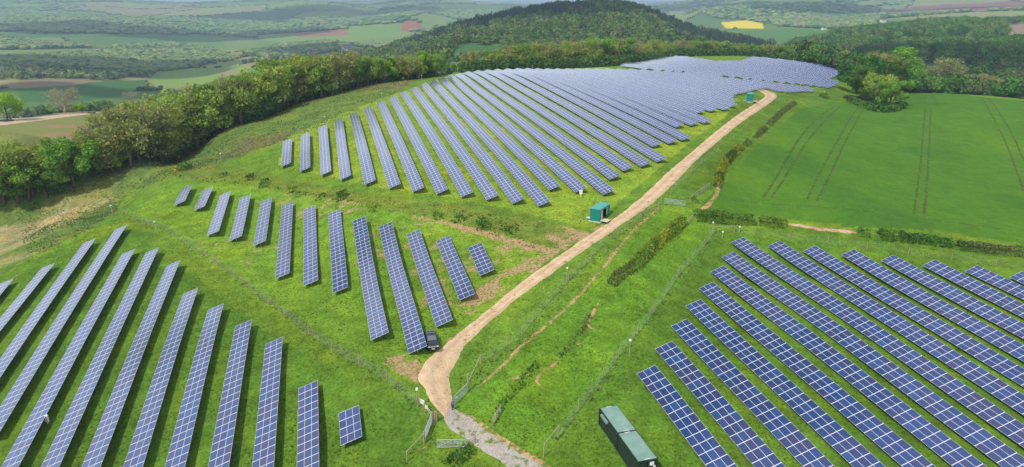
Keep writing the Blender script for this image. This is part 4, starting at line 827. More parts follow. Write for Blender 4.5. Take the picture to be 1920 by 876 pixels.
hedge('hedge', [(1130,560),(1150,530),(1172,510),(1186,505)], 1.5, 1.8, 'thin low hedge below the thick yellow green hedge', BR, gaps=.35)
hedge('hedge', [(1050,668),(1065,655),(1085,630),(1105,595)], .9, .8, 'middle piece of the sparse hedge beside the sheep paths', BR)
hedge('hedge', [(932,778),(945,755),(965,735),(985,708),(1005,688)], .9, .9, 'ivy dark hedge piece above the short timber rails', [(.07,.12,.02),(.10,.18,.025),(.17,.24,.04)])
hedge('hedge', [(1344,352),(1350,330),(1356,312),(1372,294),(1390,278)], 1.8, 1.8, 'hedge with a yellow bush between track and crop field', [(.05,.09,.02),(.12,.16,.02),(.30,.27,.02)])
hedge('hedge', [(1395,275),(1420,256),(1437,240),(1452,225),(1470,208),(1490,194)], 1.3, 1.6, 'brownish gappy hedge along the upper edge of the crop field', BR, gaps=.3)
hedge('hedge', [(1588,186),(1610,187),(1635,187),(1655,187)], 2., 4., 'low dark hedge at the head of the crop field', BR, leaf=.3, dens=10)
hedge('thicket', [(1598,192),(1620,200),(1645,210),(1672,210),(1690,198)], 2.6, 5., 'dense thicket around the feet of the tree clump above the crop', GH, dens=4, leaf=.4, cat='thicket')
hedge('hedge', [(1676,163),(1740,167),(1800,174),(1860,180),(1930,189)], 1.4, 2.5, 'long low brown hedge bank across the top of the crop', [(.10,.09,.04),(.08,.10,.03),(.14,.11,.06)], leaf=.3, dens=10)
hedge('hedge', [(845,876),(860,864),(880,845)], 1.5, 1.6, 'dark overgrown bush line below the closed field gate', GH)
hedge('hedge', [(1640,158),(1700,162),(1760,166),(1830,176),(1930,184)], 5., 8., 'tall dark hedge screening the crop field from the valley', [(.035,.07,.02),(.06,.10,.025),(.09,.10,.04)], leaf=.45, dens=3.2)
ux = list(range(-20, 830, 14)); ex, ey = [e[0] for e in sorted(edge)], [e[1] for e in sorted(edge)]; up_ = []
for x_ in ux:
    y_ = float(np.interp(x_, ex, ey))-1; p = up1(x_, y_); lim = float(np.interp(x_, [-50,195,235,300,420,560,700,830], [900,900,268,286,312,342,378,395]))
    while math.hypot(p[0], p[1]) > lim: y_ += 1.5; p = up1(x_, y_)
    k2_ = 1+5./math.hypot(p[0], p[1]); up_.append((p[0]*k2_, p[1]*k2_, 0))
hedge('undergrowth', up_, 3.4, 6., 'leafy undergrowth beneath the pasture woodland edge', [(.08,.15,.025),(.12,.20,.03),(.16,.22,.05),(.10,.17,.03)], dens=5, gaps=.25, leaf=.4, cat='undergrowth', px=False)
bp_ = []
for x_ in range(865, 1571, 15):
    D = float(np.interp(x_, [860,930,1000,1160,1265,1400,1560], [415,420,425,470,575,625,615]))-15; a = math.atan2(x_-960, F/cp*.985); bp_.append((D*math.sin(a), D*math.cos(a), 0))
hedge('undergrowth', bp_, 6.5, 9., 'dense low growth beneath the belt behind the arrays', [(.07,.13,.025),(.10,.17,.03),(.15,.20,.05),(.09,.15,.03)], dens=2.2, leaf=.65, cat='undergrowth', px=False)
k_ = 0
for xb, yb, h, wd, c in [(345,318,2.4,5,GH),(330,322,1.6,4,YG),(495,348,1.8,3,GH),(468,336,1.6,3,GH),(640,372,2.2,3.4,GH),(545,358,1.2,3,YG),(600,372,1.0,3,GH),(905,425,1.3,4,GH),(955,435,1.2,3,GH),(1545,184,2.6,4,GH),(1686,189,3.2,4,GH),(1670,206,2.6,5,GH),(700,392,1.0,3,YG),(820,408,1.0,3,YG),(860,412,1.1,3,GH),(290,312,1.5,4,BR),(420,330,1.2,3,BR),(1350,410,1.4,2,YG),(1300,378,1.3,2.4,YG),(235,305,2.,4,GH)]:
    p = up1(xb, yb); k_ += 1
    hedge('bush', [(p[0]-wd*.3, p[1], 0), (p[0]+wd*.3, p[1]+.3, 0)], h, wd, 'green bush, %s from the left among the lone bushes on the grass' % ordi(1+sorted([345,330,495,468,640,545,600,905,955,1545,1686,1670,700,820,860,290,420,1350,1300,235]).index(xb)), c, dens=14, leaf=.22, cat='bush', group='lone bushes on the grass', px=False)

# ------------------------------------------------------------------ far woods: masses of crowns
def ico(sub):
    bm = bmesh.new(); bmesh.ops.create_icosphere(bm, subdivisions=sub, radius=1); V = np.array([v.co[:] for v in bm.verts]); Fc = np.array([[v.index for v in f.verts] for f in bm.faces]); bm.free(); return V, Fc
def cone():
    n = 7; V = []; 
    for k, (z, r) in enumerate([(-1., .55), (-.75, 1.), (-.35, .62), (-.3, .8), (.1, .42), (.15, .55), (.55, .2)]):
        V += [(r*math.cos(6.283*i/n+k*.3), r*math.sin(6.283*i/n+k*.3), z) for i in range(n)]
    V.append((0, 0, 1.25)); Fc = []
    for k in range(6):
        for i in range(n): a = k*n+i; b = k*n+(i+1) % n; Fc += [(a, b, b+n), (a, b+n, a+n)]
    Fc += [(6*n+i, 6*n+(i+1) % n, 7*n) for i in range(n)]
    return np.array(V), np.array(Fc)
def mass(name, P, Rr, Hh, cols, tmpl, label, seed=1, amp=.28):
    """one mesh of crowns: P (n,2) ground points, Rr radii, Hh crown heights"""
    g = np.random.default_rng(seed); Vt, Ft = tmpl; n = len(P); a = g.uniform(0, 6.28, n); ca_, sa = np.cos(a), np.sin(a)
    j = 1+amp*g.normal(size=(n, len(Vt)))*.6; j = np.clip(j, .55, 1.5)
    if len(Vt) > 100: j = 1+amp*.5*np.repeat(g.normal(size=(n, 12+(len(Vt)-12)//3)), np.r_[np.ones(12, int), np.full((len(Vt)-12)//3, 3)], axis=1)
    X = Vt[None, :, 0]*j; Y = Vt[None, :, 1]*j; Zv = Vt[None, :, 2]*j
    x = (X*ca_[:, None]-Y*sa[:, None])*Rr[:, None]+P[:, :1]; y = (X*sa[:, None]+Y*ca_[:, None])*Rr[:, None]+P[:, 1:2]; z = Zv*(Hh*.52)[:, None]+(H(P[:, 0], P[:, 1])+Hh*.5)[:, None]
    V = np.stack([x, y, z], -1).reshape(-1, 3); Fc = (Ft[None]+(np.arange(n)*len(Vt))[:, None, None]).reshape(-1, 3)
    me = mesh_from(name, V, Fc, [M_mass], None, False, {'tint': np.repeat(cols, len(Vt), 0)}); return prop(link(name, me), label, 'woodland', kind='stuff')
TCOL = np.array([(.06,.14,.022),(.085,.18,.026),(.12,.215,.03),(.14,.21,.045),(.15,.18,.065),(.045,.11,.022),(.11,.20,.03),(.075,.165,.025)])
def tcols(P, seed, pal=TCOL, sc_=60, dark=1.):
    g = np.random.default_rng(seed); f = np.clip(fbm(P[:, 0], P[:, 1], sc_, seed)*1.6-.3+g.normal(size=len(P))*.22, 0, .999); c = pal[(f*len(pal)).astype(int)]
    return c*(1+(.25 if sc_ < 100 else .12)*g.normal(size=(len(P), 1))).clip(.5, 1.6)*dark
def pts_grid(d0, d1, s, a0, a1, seed):
    g = np.random.default_rng(seed); A = (a1-a0)*(d1**2-d0**2)/2; n = int(A/s**2); r = np.sqrt(g.uniform(d0**2, d1**2, n)); a = g.uniform(a0, a1, n); return np.c_[r*np.sin(a), r*np.cos(a)]
def pts_far(d0, d1, k, a0, a1, seed):
    """density falling with distance: spacing k*D"""
    g = np.random.default_rng(seed); n = int((a1-a0)*math.log(d1/d0)/k**2); r = d0*np.exp(g.random(n)*math.log(d1/d0)); a = g.uniform(a0, a1, n); return np.c_[r*np.sin(a), r*np.cos(a)]
def pxof(P): return project(P[:, 0], P[:, 1], H(P[:, 0], P[:, 1]))
def forced(P):
    x, y = pxof(P); d = np.hypot(P[:, 0], P[:, 1]); m = np.zeros(len(P), bool)
    for pts, d0, d1 in FORCE: m |= inpoly(x, y, pts) & (d > d0) & (d < d1)
    return m
def leafball(n, seed, q=1.):
    V0, F0 = ico(1); V0 = V0*.62; g = np.random.default_rng(seed); u = g.normal(size=(n, 3)); u /= np.linalg.norm(u, axis=1)[:, None]; u[:, 2] = np.where(u[:, 2] < -.3, -u[:, 2], u[:, 2])
    P = u*(.62+.42*g.random(n))[:, None]; nn = u+g.normal(size=(n, 3))*.5; nn /= np.linalg.norm(nn, axis=1)[:, None]; a = np.cross(nn, g.normal(size=(n, 3))); a /= np.linalg.norm(a, axis=1)[:, None]; b = np.cross(nn, a); s = q*(.16+.12*g.random(n))[:, None]
    V = np.stack([P-a*s-b*s*.7, P+a*s-b*s*.8, P+a*s*.2+b*s], 1).reshape(-1, 3); return np.vstack([V0, V]), np.vstack([F0, np.arange(3*n).reshape(-1, 3)+len(V0)])
I1, IM, I2, CN = ico(1), ico(2), leafball(85, 1), cone(); I3 = leafball(220, 2); I4 = leafball(150, 3, .6)
HILL = [(560,134),(620,116),(670,98),(700,86),(760,70),(820,62),(900,40),(960,22),(1060,8),(1130,6),(1200,16),(1280,50),(1350,70),(1420,84),(1480,100),(1500,118),(1100,118),(900,118),(830,150),(600,150)]
P = pts_grid(560, 1750, 9.5, R_(-22), R_(25), 5); x, y = pxof(P); d = np.hypot(*P.T); m = inpoly(x, y, HILL) & ~forced(P) & ~((x > 1120) & (d < 700)); P, x, y, d = P[m], x[m], y[m], d[m]
con = (((y < np.interp(x, [500,640,760,860,960,1060,1200,1300,1450], [120,112,92,70,52,30,32,70,110])) & (fbm(P[:, 0], P[:, 1], 90, 3) > .47)) | ((x > 1270) & (fbm(P[:, 0], P[:, 1], 120, 4) > .42)) | (fbm(P[:, 0], P[:, 1], 40, 6) > .66))
cl = (x > 520) & (x < 760) & (d < 900)
Pb = P[~con]; g_ = np.random.default_rng(3); hb = g_.uniform(8, 14, len(Pb)); rb = g_.uniform(4.6, 7.4, len(Pb)); mass('hill_woodland', Pb, rb, hb, tcols(Pb, 21, sc_=110, dark=1.), I2, 'broadleaf woodland covering the dark hill behind the solar farm', 2)
Pc = P[con]; hc = g_.uniform(8, 12, len(Pc)); rc = g_.uniform(3.2, 4.8, len(Pc)); cc_ = np.array((.022,.048,.022))*(1+.3*g_.normal(size=(len(Pc), 1))).clip(.5, 1.6); mass('conifer_woodland', Pc, rc, hc, cc_, CN, 'dark conifers along the ridge of the wooded hill', 3, .1)
# white blossom among the near foot of the hill
Pw = P[(x > 560) & (x < 1000) & (y > 85)]; Pw = Pw[g_.random(len(Pw)) < .05]; mass('blossom_thicket', Pw, np.full(len(Pw), 3.6), np.full(len(Pw), 7.5), np.full((len(Pw), 3), .34), I2, 'white blossoming thorn bushes at the foot of the hill', 4)
# right-hand slope
P = pts_grid(500, 1900, 10, R_(18), R_(42), 6); x, y = pxof(P); d = np.hypot(*P.T); m = inpoly(x, y, [(1470,100),(1500,80),(1560,62),(1640,50),(1780,42),(2000,40),(2200,200),(1600,185),(1560,150)]) & ~forced(P) & ~((d > 900) & (fbm(P[:, 0], P[:, 1], 200, 19) > .62)); P = P[m]
mass('slope_woodland', P, g_.uniform(5, 8, len(P)), g_.uniform(9, 15, len(P)), tcols(P, 31, sc_=100, dark=1.1), I4, 'dense spring woodland on the slope beyond the crop field', 5)
# valley close below the left woodland edge
P = pts_grid(300, 640, 9, R_(-40), R_(-4), 8); x, y = pxof(P); dd = np.hypot(*P.T); m = (x > 235) & (H(P[:, 0], P[:, 1]) < CZ-58) & (dd > 330) | ((dd > 520) & (x < 235) & (fbm(P[:, 0], P[:, 1], 70, 66) > .5)); m &= ~forced(P) & (dd > 330)
P = P[m]; mass('slope_thicket', P, g_.uniform(4, 6.5, len(P)), g_.uniform(7, 12, len(P)), tcols(P, 41)*1.2, I3, 'woodland on the hidden slope below the solar farm', 6)
# valley: woods by noise and named blocks, hedgerows along the field edges
WOODS = [[(0,100),(60,104),(215,96),(235,108),(290,140),(210,150),(120,146),(60,150),(0,150)],[(0,70),(70,80),(180,90),(0,94)],[(215,88),(330,84),(400,95),(440,112),(400,118),(350,130),(290,136),(240,105)],[(0,28),(100,30),(300,34),(520,42),(560,60),(480,66),(340,66),(210,64),(0,60)],[(540,85),(620,80),(640,95),(560,110),(500,112),(460,100)],[(640,40),(740,22),(800,20),(780,30),(700,44),(640,54)],[(820,26),(880,20),(1000,22),(900,46),(850,36)],
         [(1280,10),(1400,6),(1600,10),(1660,24),(1640,50),(1560,55),(1460,50),(1430,40),(1340,35)]]
P = pts_far(640, 9000, .0058, R_(-39), R_(40), 12); x, y = pxof(P); d = np.hypot(*P.T); idc, edd = cells(P[:, 0], P[:, 1])
wood = fbm(P[:, 0], P[:, 1], 420, 51, 3) > .64
for w_ in WOODS: wood |= inpoly(x, y, w_) & (d > 900)
cellw = ((idc*7919) % 1) < .07
hed = edd < np.maximum(4., d*.0022)
m = (wood | cellw) & ~forced(P) & ~inpoly(x, y, HILL) & (y > -40) & ~((d < 1900) & (x > 1450) & (y > 60))
m |= forced(P) & False
P, d, hedm = P[m], d[m], (hed & ~wood & ~cellw)[m]
pl = np.array([(.07,.14,.045),(.13,.21,.055),(.19,.25,.07),(.23,.28,.10),(.055,.11,.045),(.21,.23,.12),(.15,.24,.06)])
rad = np.maximum(4.5, d*.0036)*g_.uniform(.75, 1.3, len(P)); hh = np.clip(rad*1.5, 6, 11)
nr = d < 1500; md = (d >= 1500) & (d < 3200); fr_ = d >= 3200
mass('valley_woodland', P[nr], rad[nr], hh[nr], tcols(P[nr], 61, pl, 90), I2, 'woods and copses in the nearer valley', 7)
mass('middle_woodland', P[md], rad[md], hh[md], tcols(P[md], 65, pl, 160), IM, 'woods and copses across the middle of the valley', 9)
mass('distant_woodland', P[fr_], rad[fr_], hh[fr_], tcols(P[fr_], 71, pl, 300), I1, 'far woods and copses fading towards the horizon', 8)
P = pts_far(640, 8500, .0027, R_(-39), R_(40), 14); x, y = pxof(P); d = np.hypot(*P.T); idc, edd = cells(P[:, 0], P[:, 1])
m = (edd < 2.5+d*.0007) & (((idc*331) % 1) < .85) & ~forced(P) & ~inpoly(x, y, HILL) & (y > -40) & ~((d < 1900) & (x > 1450) & (y > 60)) & (fbm(P[:, 0], P[:, 1], 50, 15) > .36) & (d < 6500)
P, d = P[m], d[m]; rad = np.maximum(2.2, d*.0015)*g_.uniform(.8, 1.5, len(P)); big = g_.random(len(P)) < .12
mass('hedgerow_trees', P, np.where(big, rad*1.7, rad), np.where(big, 8, 3.6)*g_.uniform(.8, 1.3, len(P)), tcols(P, 81, pl*.8, 90), I1, 'hedgerows and hedgerow trees dividing the valley fields', 10)

# ------------------------------------------------------------------ fences, gates, posts
postm = {}
def post_mesh(h, r=.055, mat=None):
    k = (h, r, mat)
    if k not in postm:
        b = MB(); b.tube((0,0,-.3), (0,0,h), r, r*.92, 7); postm[k] = b.mesh('post', [mat or M_post])
    return postm[k]
def fence(pts, label, h=1.7, rails=0, wires=True, spacing=None, r=.06, net=True):
    W = unproj(*zip(*pts)); 
    if spacing: Q_, _ = resample(W[:, :2], spacing); W = np.c_[Q_, H(Q_[:, 0], Q_[:, 1])]
    root = empty('wire_fence' if wires else 'rail_fence', tuple(W[0])); prop(root, label, 'fence'); o = W[0]
    for p in W[:100]: q = link('post', post_mesh(h+random.choice([0, .1, -.08]), r), root, tuple(p-o)); q.rotation_euler = (random.uniform(-.05, .05), random.uniform(-.05, .05), random.uniform(0, 3))
    if wires:
        b = MB(); 
        for a, c in zip(W[:-1], W[1:]):
            Ln = math.hypot(*(c-a)[:2]); n = max(1, int(Ln/4)); P = [a+(c-a)*i/n for i in range(n+1)]
            for p in P: p[2] = H(p[0], p[1])
            far_ = math.hypot(a[0], a[1]) > 190
            for zz in ([.12,.35,.6,.85,1.1,1.4] if not far_ else [.5,1.1]):
                for u, v in zip(P[:-1], P[1:]): b.tube(tuple(u-o+[0,0,zz*h/1.5]), tuple(v-o+[0,0,zz*h/1.5]), .008, n=3, cap=False)
            if net and not far_:
                m_ = int(Ln/.45)
                for i in range(m_):
                    u = a+(c-a)*i/m_; zg = float(H(u[0], u[1])); b.tube((u[0]-o[0], u[1]-o[1], zg-o[2]), (u[0]-o[0], u[1]-o[1], zg-o[2]+h*.86), .005, n=3, cap=False)
        b.build('wire_netting', M_wire, root)
    for k in range(rails):
        for a, c in zip(W[:-1], W[1:]):
            rb = MB(); zz = h-.12-k*.38; d_ = Vector(c-a); M_ = d_.to_track_quat('X', 'Z').to_matrix()
            rb.box(Vector((a+c)/2-o)+Vector((0, 0, zz)), (d_.length, .05, .11), 0, M_); rb.build('rail', M_wood, root)
    return root
fence([(3,516),(28,494),(56,482),(108,458),(150,430),(196,412),(213,404)], 'wire fence bounding the lower left array on the rough pasture side')
fence([(213,404),(230,402),(258,413),(285,424),(314,434),(344,454),(380,478),(407,498),(435,518),(468,541),(503,569),(539,594),(579,625),(623,656),(673,684),(725,715),(783,762)], 'long wire fence between the lower left and middle arrays')
fence([(213,404),(250,372),(300,350),(356,338),(388,314),(415,303),(440,296),(470,285),(505,270),(531,262),(560,250),(585,242),(610,233),(640,221),(670,206),(700,192),(716,188),(745,172),(770,160),(790,153)], 'wire fence climbing along the pasture above the hillside array', h=1.6)
fence([(902,684),(950,650),(978,630),(1000,602),(1035,560),(1066,528),(1098,497),(1128,463),(1155,444),(1185,423),(1200,412),(1220,398),(1240,383)], 'wire fence along the lower stretch of the dirt track')
fence([(1258,364),(1274,346),(1296,326),(1315,308),(1345,285),(1375,262),(1400,240),(1430,212),(1455,192),(1470,180)], 'wire fence along the upper stretch of the dirt track')
fence([(1046,822),(1085,770),(1130,712),(1160,670),(1196,625),(1226,585),(1250,552),(1273,516),(1289,500),(1320,462),(1337,440)], 'wire fence beside the lower right array and the containers', h=1.8)
fence([(1376,438),(1415,441),(1480,448),(1552,458),(1625,468),(1703,478),(1784,488),(1867,498),(1940,506)], 'wire fence between the hedge and the lower right array', net=False)
fence([(1019,857),(1046,822)], 'single timber rail between two posts beside the gravel road', h=1.9, rails=1, wires=False, r=.1)
fence([(1000,892),(1030,905)], 'low white topped rail at the very foot of the gravel road', h=1.6, rails=1, wires=False, r=.1)
fence([(763,866),(795,832)], 'timber rail and netting left of the open gate', h=1.6, rails=1, wires=False, r=.09)
fence([(785,762),(797,775),(809,791)], 'short railed fence carrying the white notice boards', h=1.6, rails=2, wires=False, r=.09)
fence([(878,735),(902,684)], 'single top rail running up from the tall gate post', h=1.8, rails=1, wires=False, r=.08)
fence([(923,800),(931,786),(939,774)], 'short three bar timber rails at the end of the dark hedge', h=1.3, rails=3, wires=False, r=.07)
fence([(878,843),(891,832)], 'short three bar timber rails beside the closed field gate', h=1.3, rails=3, wires=False, r=.07)
fence([(852,868),(865,855),(878,843)], 'low overgrown rail fence dropping from the closed gate', h=1.1, rails=2, wires=False, r=.06)
fence([(1292,379),(1304,370),(1316,362),(1330,352)], 'weathered three bar fence by the corner of the crop field', h=1.3, rails=3, wires=False, r=.07)
fence([(1338,440),(1376,438)], 'single rail between two posts at the corner of the lower right array', h=1.9, rails=1, wires=False, r=.08)
fence([(1287,424),(1293,417),(1300,410)], 'short pale hurdle closing the gap beside the thick hedge', h=1.2, rails=3, wires=False, r=.05)
fence([(62,221),(100,217),(130,215),(165,212),(200,210)], 'white rail fence along the far meadow track', h=1.3, rails=2, wires=False, r=.08)
def gate(a, b, h, label, bars=6, mat=None):
    A = up1(*a); B = up1(*b); d = Vector(B-A); root = empty('field_gate', tuple(A)); prop(root, label, 'gate'); L_ = d.length; u = d.normalized(); mat = mat or M_gate
    fr = MB(); z0 = .25
    fr.tube((0,0,z0), (0,0,z0+h), .045); fr.tube(tuple(u*L_+Vector((0,0,z0))), tuple(u*L_+Vector((0,0,z0+h))), .045); fr.tube((0,0,z0+h), tuple(u*L_+Vector((0,0,z0+h))), .045); fr.tube((0,0,z0), tuple(u*L_+Vector((0,0,z0))), .04); fr.tube((0,0,z0), tuple(u*L_*.5+Vector((0,0,z0+h))), .03); fr.tube(tuple(u*L_+Vector((0,0,z0))), tuple(u*L_*.5+Vector((0,0,z0+h))), .03)
    fr.build('gate_frame', mat, root)
    for k in range(1, bars-1):
        b_ = MB(); zz = z0+h*k/(bars-1); b_.tube((0,0,zz), tuple(u*L_+Vector((0,0,zz))), .028, n=5); b_.build('bar', mat, root)
    return root
g1 = gate((810,793), (797,826), 1.25, 'open steel gate swung to the near side of the gateway')
g2 = gate((877,736), (852,760), 1.25, 'open steel gate swung to the track side beside the person')
g3 = gate((820,842), (880,840), 1.1, 'closed pale field gate standing on the grass below the gateway')
g4 = gate((1246,383), (1284,388), 1.15, 'pale field gate between the track fence and the crop corner')
def wood_post(px_, h, r, label): 
    p = up1(*px_); b = MB(); b.tube((0,0,-.3), (0,0,h), r, r*.95, 8); o = b.build('gate_post', M_post); o.location = tuple(p); return prop(o, label, 'post')
wood_post((877.5,735), 2.9, .12, 'tall timber gate post on the track side of the gateway')
wood_post((795.5,831), 1.8, .12, 'timber gate post where the near side rail meets the open gate')
for i, dx in enumerate((0, 4.2, 7.5)): wood_post((811+dx,793-i*.8), 1.7, .11, ['gate post on which the near side gate hangs','middle one of three thick posts standing together at the gateway','outer one of three thick posts standing together at the gateway'][i])
def sign_board(px_, wd, h, z, label, az):
    p = up1(*px_); b = MB(); M_ = Matrix.Rotation(az, 3, 'Z'); b.box((0,0,z), (wd, .03, h), 0, M_); o = b.build('notice_board', M_white); o.location = tuple(p); return prop(o, label, 'sign')
sign_board((793,770), .75, .75, 1.35, 'white square notice on the railed fence at the gateway, nearer the tall camera post', R_(-38))
sign_board((800.5,779), .5, .6, 1.3, 'smaller white notice on the railed fence, nearer the thick gate posts', R_(-38))
sign_board((856,757), .35, .35, 1.0, 'small white notice hung on the gate beside the person', R_(35))
for i, (cx_, cy_, h) in enumerate([(211,404,2.6),(292,430,1.8),(415,304,2.6),(610,235,2.8),(716,189,2.8),(791,153,2.6),(858,140,2.6),(998,134,2.8),(1257,111,2.8),(1487,119,2.8),(1551,126,2.8),(1063,528,2.5),(1180,667,2.5),(1335,440,2.7),(783,763,2.7),(1354,447,1.4),(1386,436,1.2),(1544,182,2.6),(1500,168,2.4)]):
    p = up1(cx_, cy_); root = empty('camera_post', tuple(p)); prop(root, 'slim post with a white camera head, %s of these posts from the left' % ordi(1+sorted([211,292,415,610,716,791,858,998,1257,1487,1551,1063,1180,1335,783,1354,1386,1544,1500]).index(cx_)), 'camera post', 'camera posts along the fences')
    b = MB(); b.tube((0,0,-.2), (0,0,h), .07, .06, 7); b.build('post', M_post if i in (11,12,13,14) else M_wood, root)
    b = MB(); b.box((0,0,h+.12), (.26,.42,.24), 0); b.tube((0,-.2,h+.12), (0,-.34,h+.12), .09, n=8); b.build('camera_head', M_white, root)

# ------------------------------------------------------------------ containers and cabins
M_cgreen = simple('container_green', (.018,.034,.026), .55, var=.15, scale=1.2); M_croof = simple('container_roof', (.18,.29,.24), .5, var=.12, scale=.8)
M_teal = simple('cabin_teal', (.012,.20,.16), .5, var=.1); M_tealroof = simple('cabin_roof', (.07,.32,.28), .5, var=.1); M_brown = simple('cabin_inside', (.10,.075,.06), .8); M_pale = simple('pale_panel', (.55,.55,.52), .6, var=.06); M_deck = simple('deck_boards', (.55,.45,.34), .8, var=.15, scale=5)
def container(A, yaw, L, Wd, Hh, label, ladder=False, near_notice=False, z=None):
    """corner A (far left, ground), long axis along local -y"""
    root = empty('shipping_container', (A[0], A[1], z if z is not None else A[2]), yaw); prop(root, label, 'container')
    b = MB(); n = int(L/.28)
    # corrugated long sides
    for side in (0, 1):
        x0 = .0 if side == 0 else Wd; sg = -1 if side == 0 else 1; P = []
        for i in range(n*2+1):
            y = -.16-(L-.32)*i/(n*2); off = .035 if (i//1) % 4 in (1, 2) else 0.; P.append((x0-sg*off, y))
        for (xa, ya), (xb, yb) in zip(P[:-1], P[1:]): b.add([(xa,ya,.14),(xb,yb,.14),(xb,yb,Hh-.1),(xa,ya,Hh-.1)], [(0,1,2,3) if side else (3,2,1,0)])
    b.add([(0.02,-.05,.14),(Wd-.02,-.05,.14),(Wd-.02,-.05,Hh-.1),(.02,-.05,Hh-.1)], [(0,1,2,3)])
    b.build('side_wall', M_cgreen, root)
    f = MB()
    for x in (0, Wd):
        for y in (0, -L):
            f.box((x+(-.0 if x else .0), y, Hh/2), (.16,.16,Hh-.02), 0)
    for y in (-.0, -L):
        f.box((Wd/2, y, Hh-.06), (Wd-.17,.12,.12)); f.box((Wd/2, y, .08), (Wd-.17,.12,.16))
    for x in (0, Wd):
        f.box((x, -L/2, Hh-.055), (.1, L-.17, .1)); f.box((x, -L/2, .075), (.1, L-.17, .15))
    f.build('corner_frame', M_cgreen, root)
    r = MB(); m = int(L/.45)
    for i in range(m):
        y0 = -.05-(L-.1)*i/m; y1 = -.05-(L-.1)*(i+.5)/m; y2 = -.05-(L-.1)*(i+1)/m; z0, z1 = Hh+.01, Hh+.035
        r.add([(.04,y0,z0),(Wd-.04,y0,z0),(Wd-.04,y1,z1),(.04,y1,z1)], [(3,2,1,0)]); r.add([(.04,y1,z1),(Wd-.04,y1,z1),(Wd-.04,y2,z0),(.04,y2,z0)], [(3,2,1,0)])
    r.build('roof', M_croof, root)
    for k in (0, 1):
        d = MB(); d.box((Wd*(.25+.5*k), -L-.005, Hh/2+.02), (Wd/2-.1,.06,Hh-.3)); 
        for q in (-.3, .3): d.tube((Wd*(.25+.5*k)+q, -L-.06, .15), (Wd*(.25+.5*k)+q, -L-.06, Hh-.12), .022, n=5)
        d.build('door', M_cgreen, root)
    pl = MB()
    for y in (-.12, -L+.12): pl.box((Wd*.5, y, Hh+.05), (.75,.12,.03))
    pl.build('roof_marking', M_pale, root)
    if near_notice:
        q = MB(); q.box((Wd*.72, -L-.085, Hh-.55), (.55,.02,.5)); q.box((Wd*.86, -L-.085, Hh-1.0), (.3,.02,.3)); q.build('notice', M_white, root)
    if ladder:
        q = MB(); q.box((-.16, -1.9, Hh-.45), (.3,1.9,.32)); q.build('side_unit', M_croof, root)
    return root
cf = up1(1124.8, 764, 2.62); cn_ = up1(1196.6, 866, 2.62); v = (cn_-cf)[:2]; Lc = np.linalg.norm(v); yaw = math.atan2(-v[0], v[1])+math.pi; u_ = v/Lc
zc_ = (cf[2]+cn_[2])/2
print('container len', Lc, 'yaw', math.degrees(yaw))
container(cf, yaw, Lc/2-.04, 2.44, 2.6, 'dark green container with a pale roof, the one further from the road', ladder=True, z=zc_)
container(cf+np.r_[u_*(Lc/2+.04), 0], yaw, Lc/2-.04, 2.44, 2.54, 'dark green container with white notices on its doors, nearer the road', near_notice=True, z=zc_)
def cabin(p, yaw, label, L=5.6, Wd=2.3, Hh=2.75):
    root = empty('green_cabin', tuple(p), yaw); prop(root, label, 'cabin')     # front-left corner at origin, long axis +y, right side faces the track
    w = MB(); t = .08
    w.box((Wd/2, 0, Hh/2), (Wd, t, Hh)); w.box((Wd/2, L, Hh/2), (Wd, t, Hh)); w.box((0, L/2, Hh/2), (t, L-t-.005, Hh-.01)); w.box((Wd, .3, Hh/2), (t, .5, Hh-.01)); w.box((Wd, L-.95, Hh/2), (t, 1.8, Hh-.01)); w.box((Wd, (1.0+L-1.85)/2-.22, Hh-.2), (t-.01, L-2.4, .4))
    for q in (.3, .9, 1.5, 2.05): w.box((q, -.055, Hh/2), (.05,.03,Hh-.1))
    w.build('wall', M_teal, root)
    r = MB(); r.box((Wd/2, L/2, Hh+.07), (Wd+.3, L+.3, .12)); r.box((Wd/2, L/2, Hh+.16), (Wd*.8, L, .06)); r.build('roof', M_tealroof, root)
    i_ = MB(); i_.box((Wd-1.0, L/2-.2, Hh/2-.1), (.06, L-2.3, Hh-.3)); i_.box((Wd/2, L/2-.3, .1), (Wd-.2, L-2.5, .1)); i_.build('inner_wall', M_brown, root)
    d = MB(); d.box((Wd+.06, .95, Hh/2), (.05,.85,Hh-.5)); d.build('door', M_pale, root)
    d = MB(); d.box((Wd+.06, L-1.9, Hh/2+.3), (.05,.35,Hh-1.)); d.build('vent_panel', M_pale, root)
    d = MB(); d.box((Wd+1.0, .9, .38), (1.7,2.2,.08)); d.box((Wd+.3, .1, .17), (.1,.1,.34)); d.box((Wd+1.75, .1, .17), (.1,.1,.34)); d.box((Wd+1.75, 1.8, .17), (.1,.1,.34)); d.build('wooden_deck', M_deck, root)
    d = MB(); d.box((-.65, 1.0, .35), (1.1,1.3,.07)); d.box((-1.1, .5, .16), (.1,.1,.32)); d.box((-1.1, 1.5, .16), (.1,.1,.32)); d.build('rear_step', M_pale, root)
    b = MB(); b.box((Wd/2, L/2, -.05), (Wd+.5, L+.5, .22)); b.build('base_slab', M_pale, root)
    return root
cabin(up1(1106,414), R_(-30), 'teal cabin with a wooden deck standing beside the dirt track')
cabin(up1(1399,191), R_(-24), 'small far teal cabin at the top bend of the track', L=4.6, Hh=2.9)
wb = up1(1089,368); b = MB(); b.box((0,0,1.0), (.7,.3,1.0)); b.box((0,0,.25), (.15,.15,.6)); o = b.build('inverter_box', M_white); o.location = tuple(wb); prop(o, 'white electrical box under the end of a hillside table', 'electrical box')
wb = up1(90,795); b = MB(); b.box((0,0,.9), (.4,.3,1.1)); b.box((0,0,.2), (.12,.12,.5)); o = b.build('inverter_box', M_white); o.location = tuple(wb); prop(o, 'white electrical box under a table of the lower left array', 'electrical box')

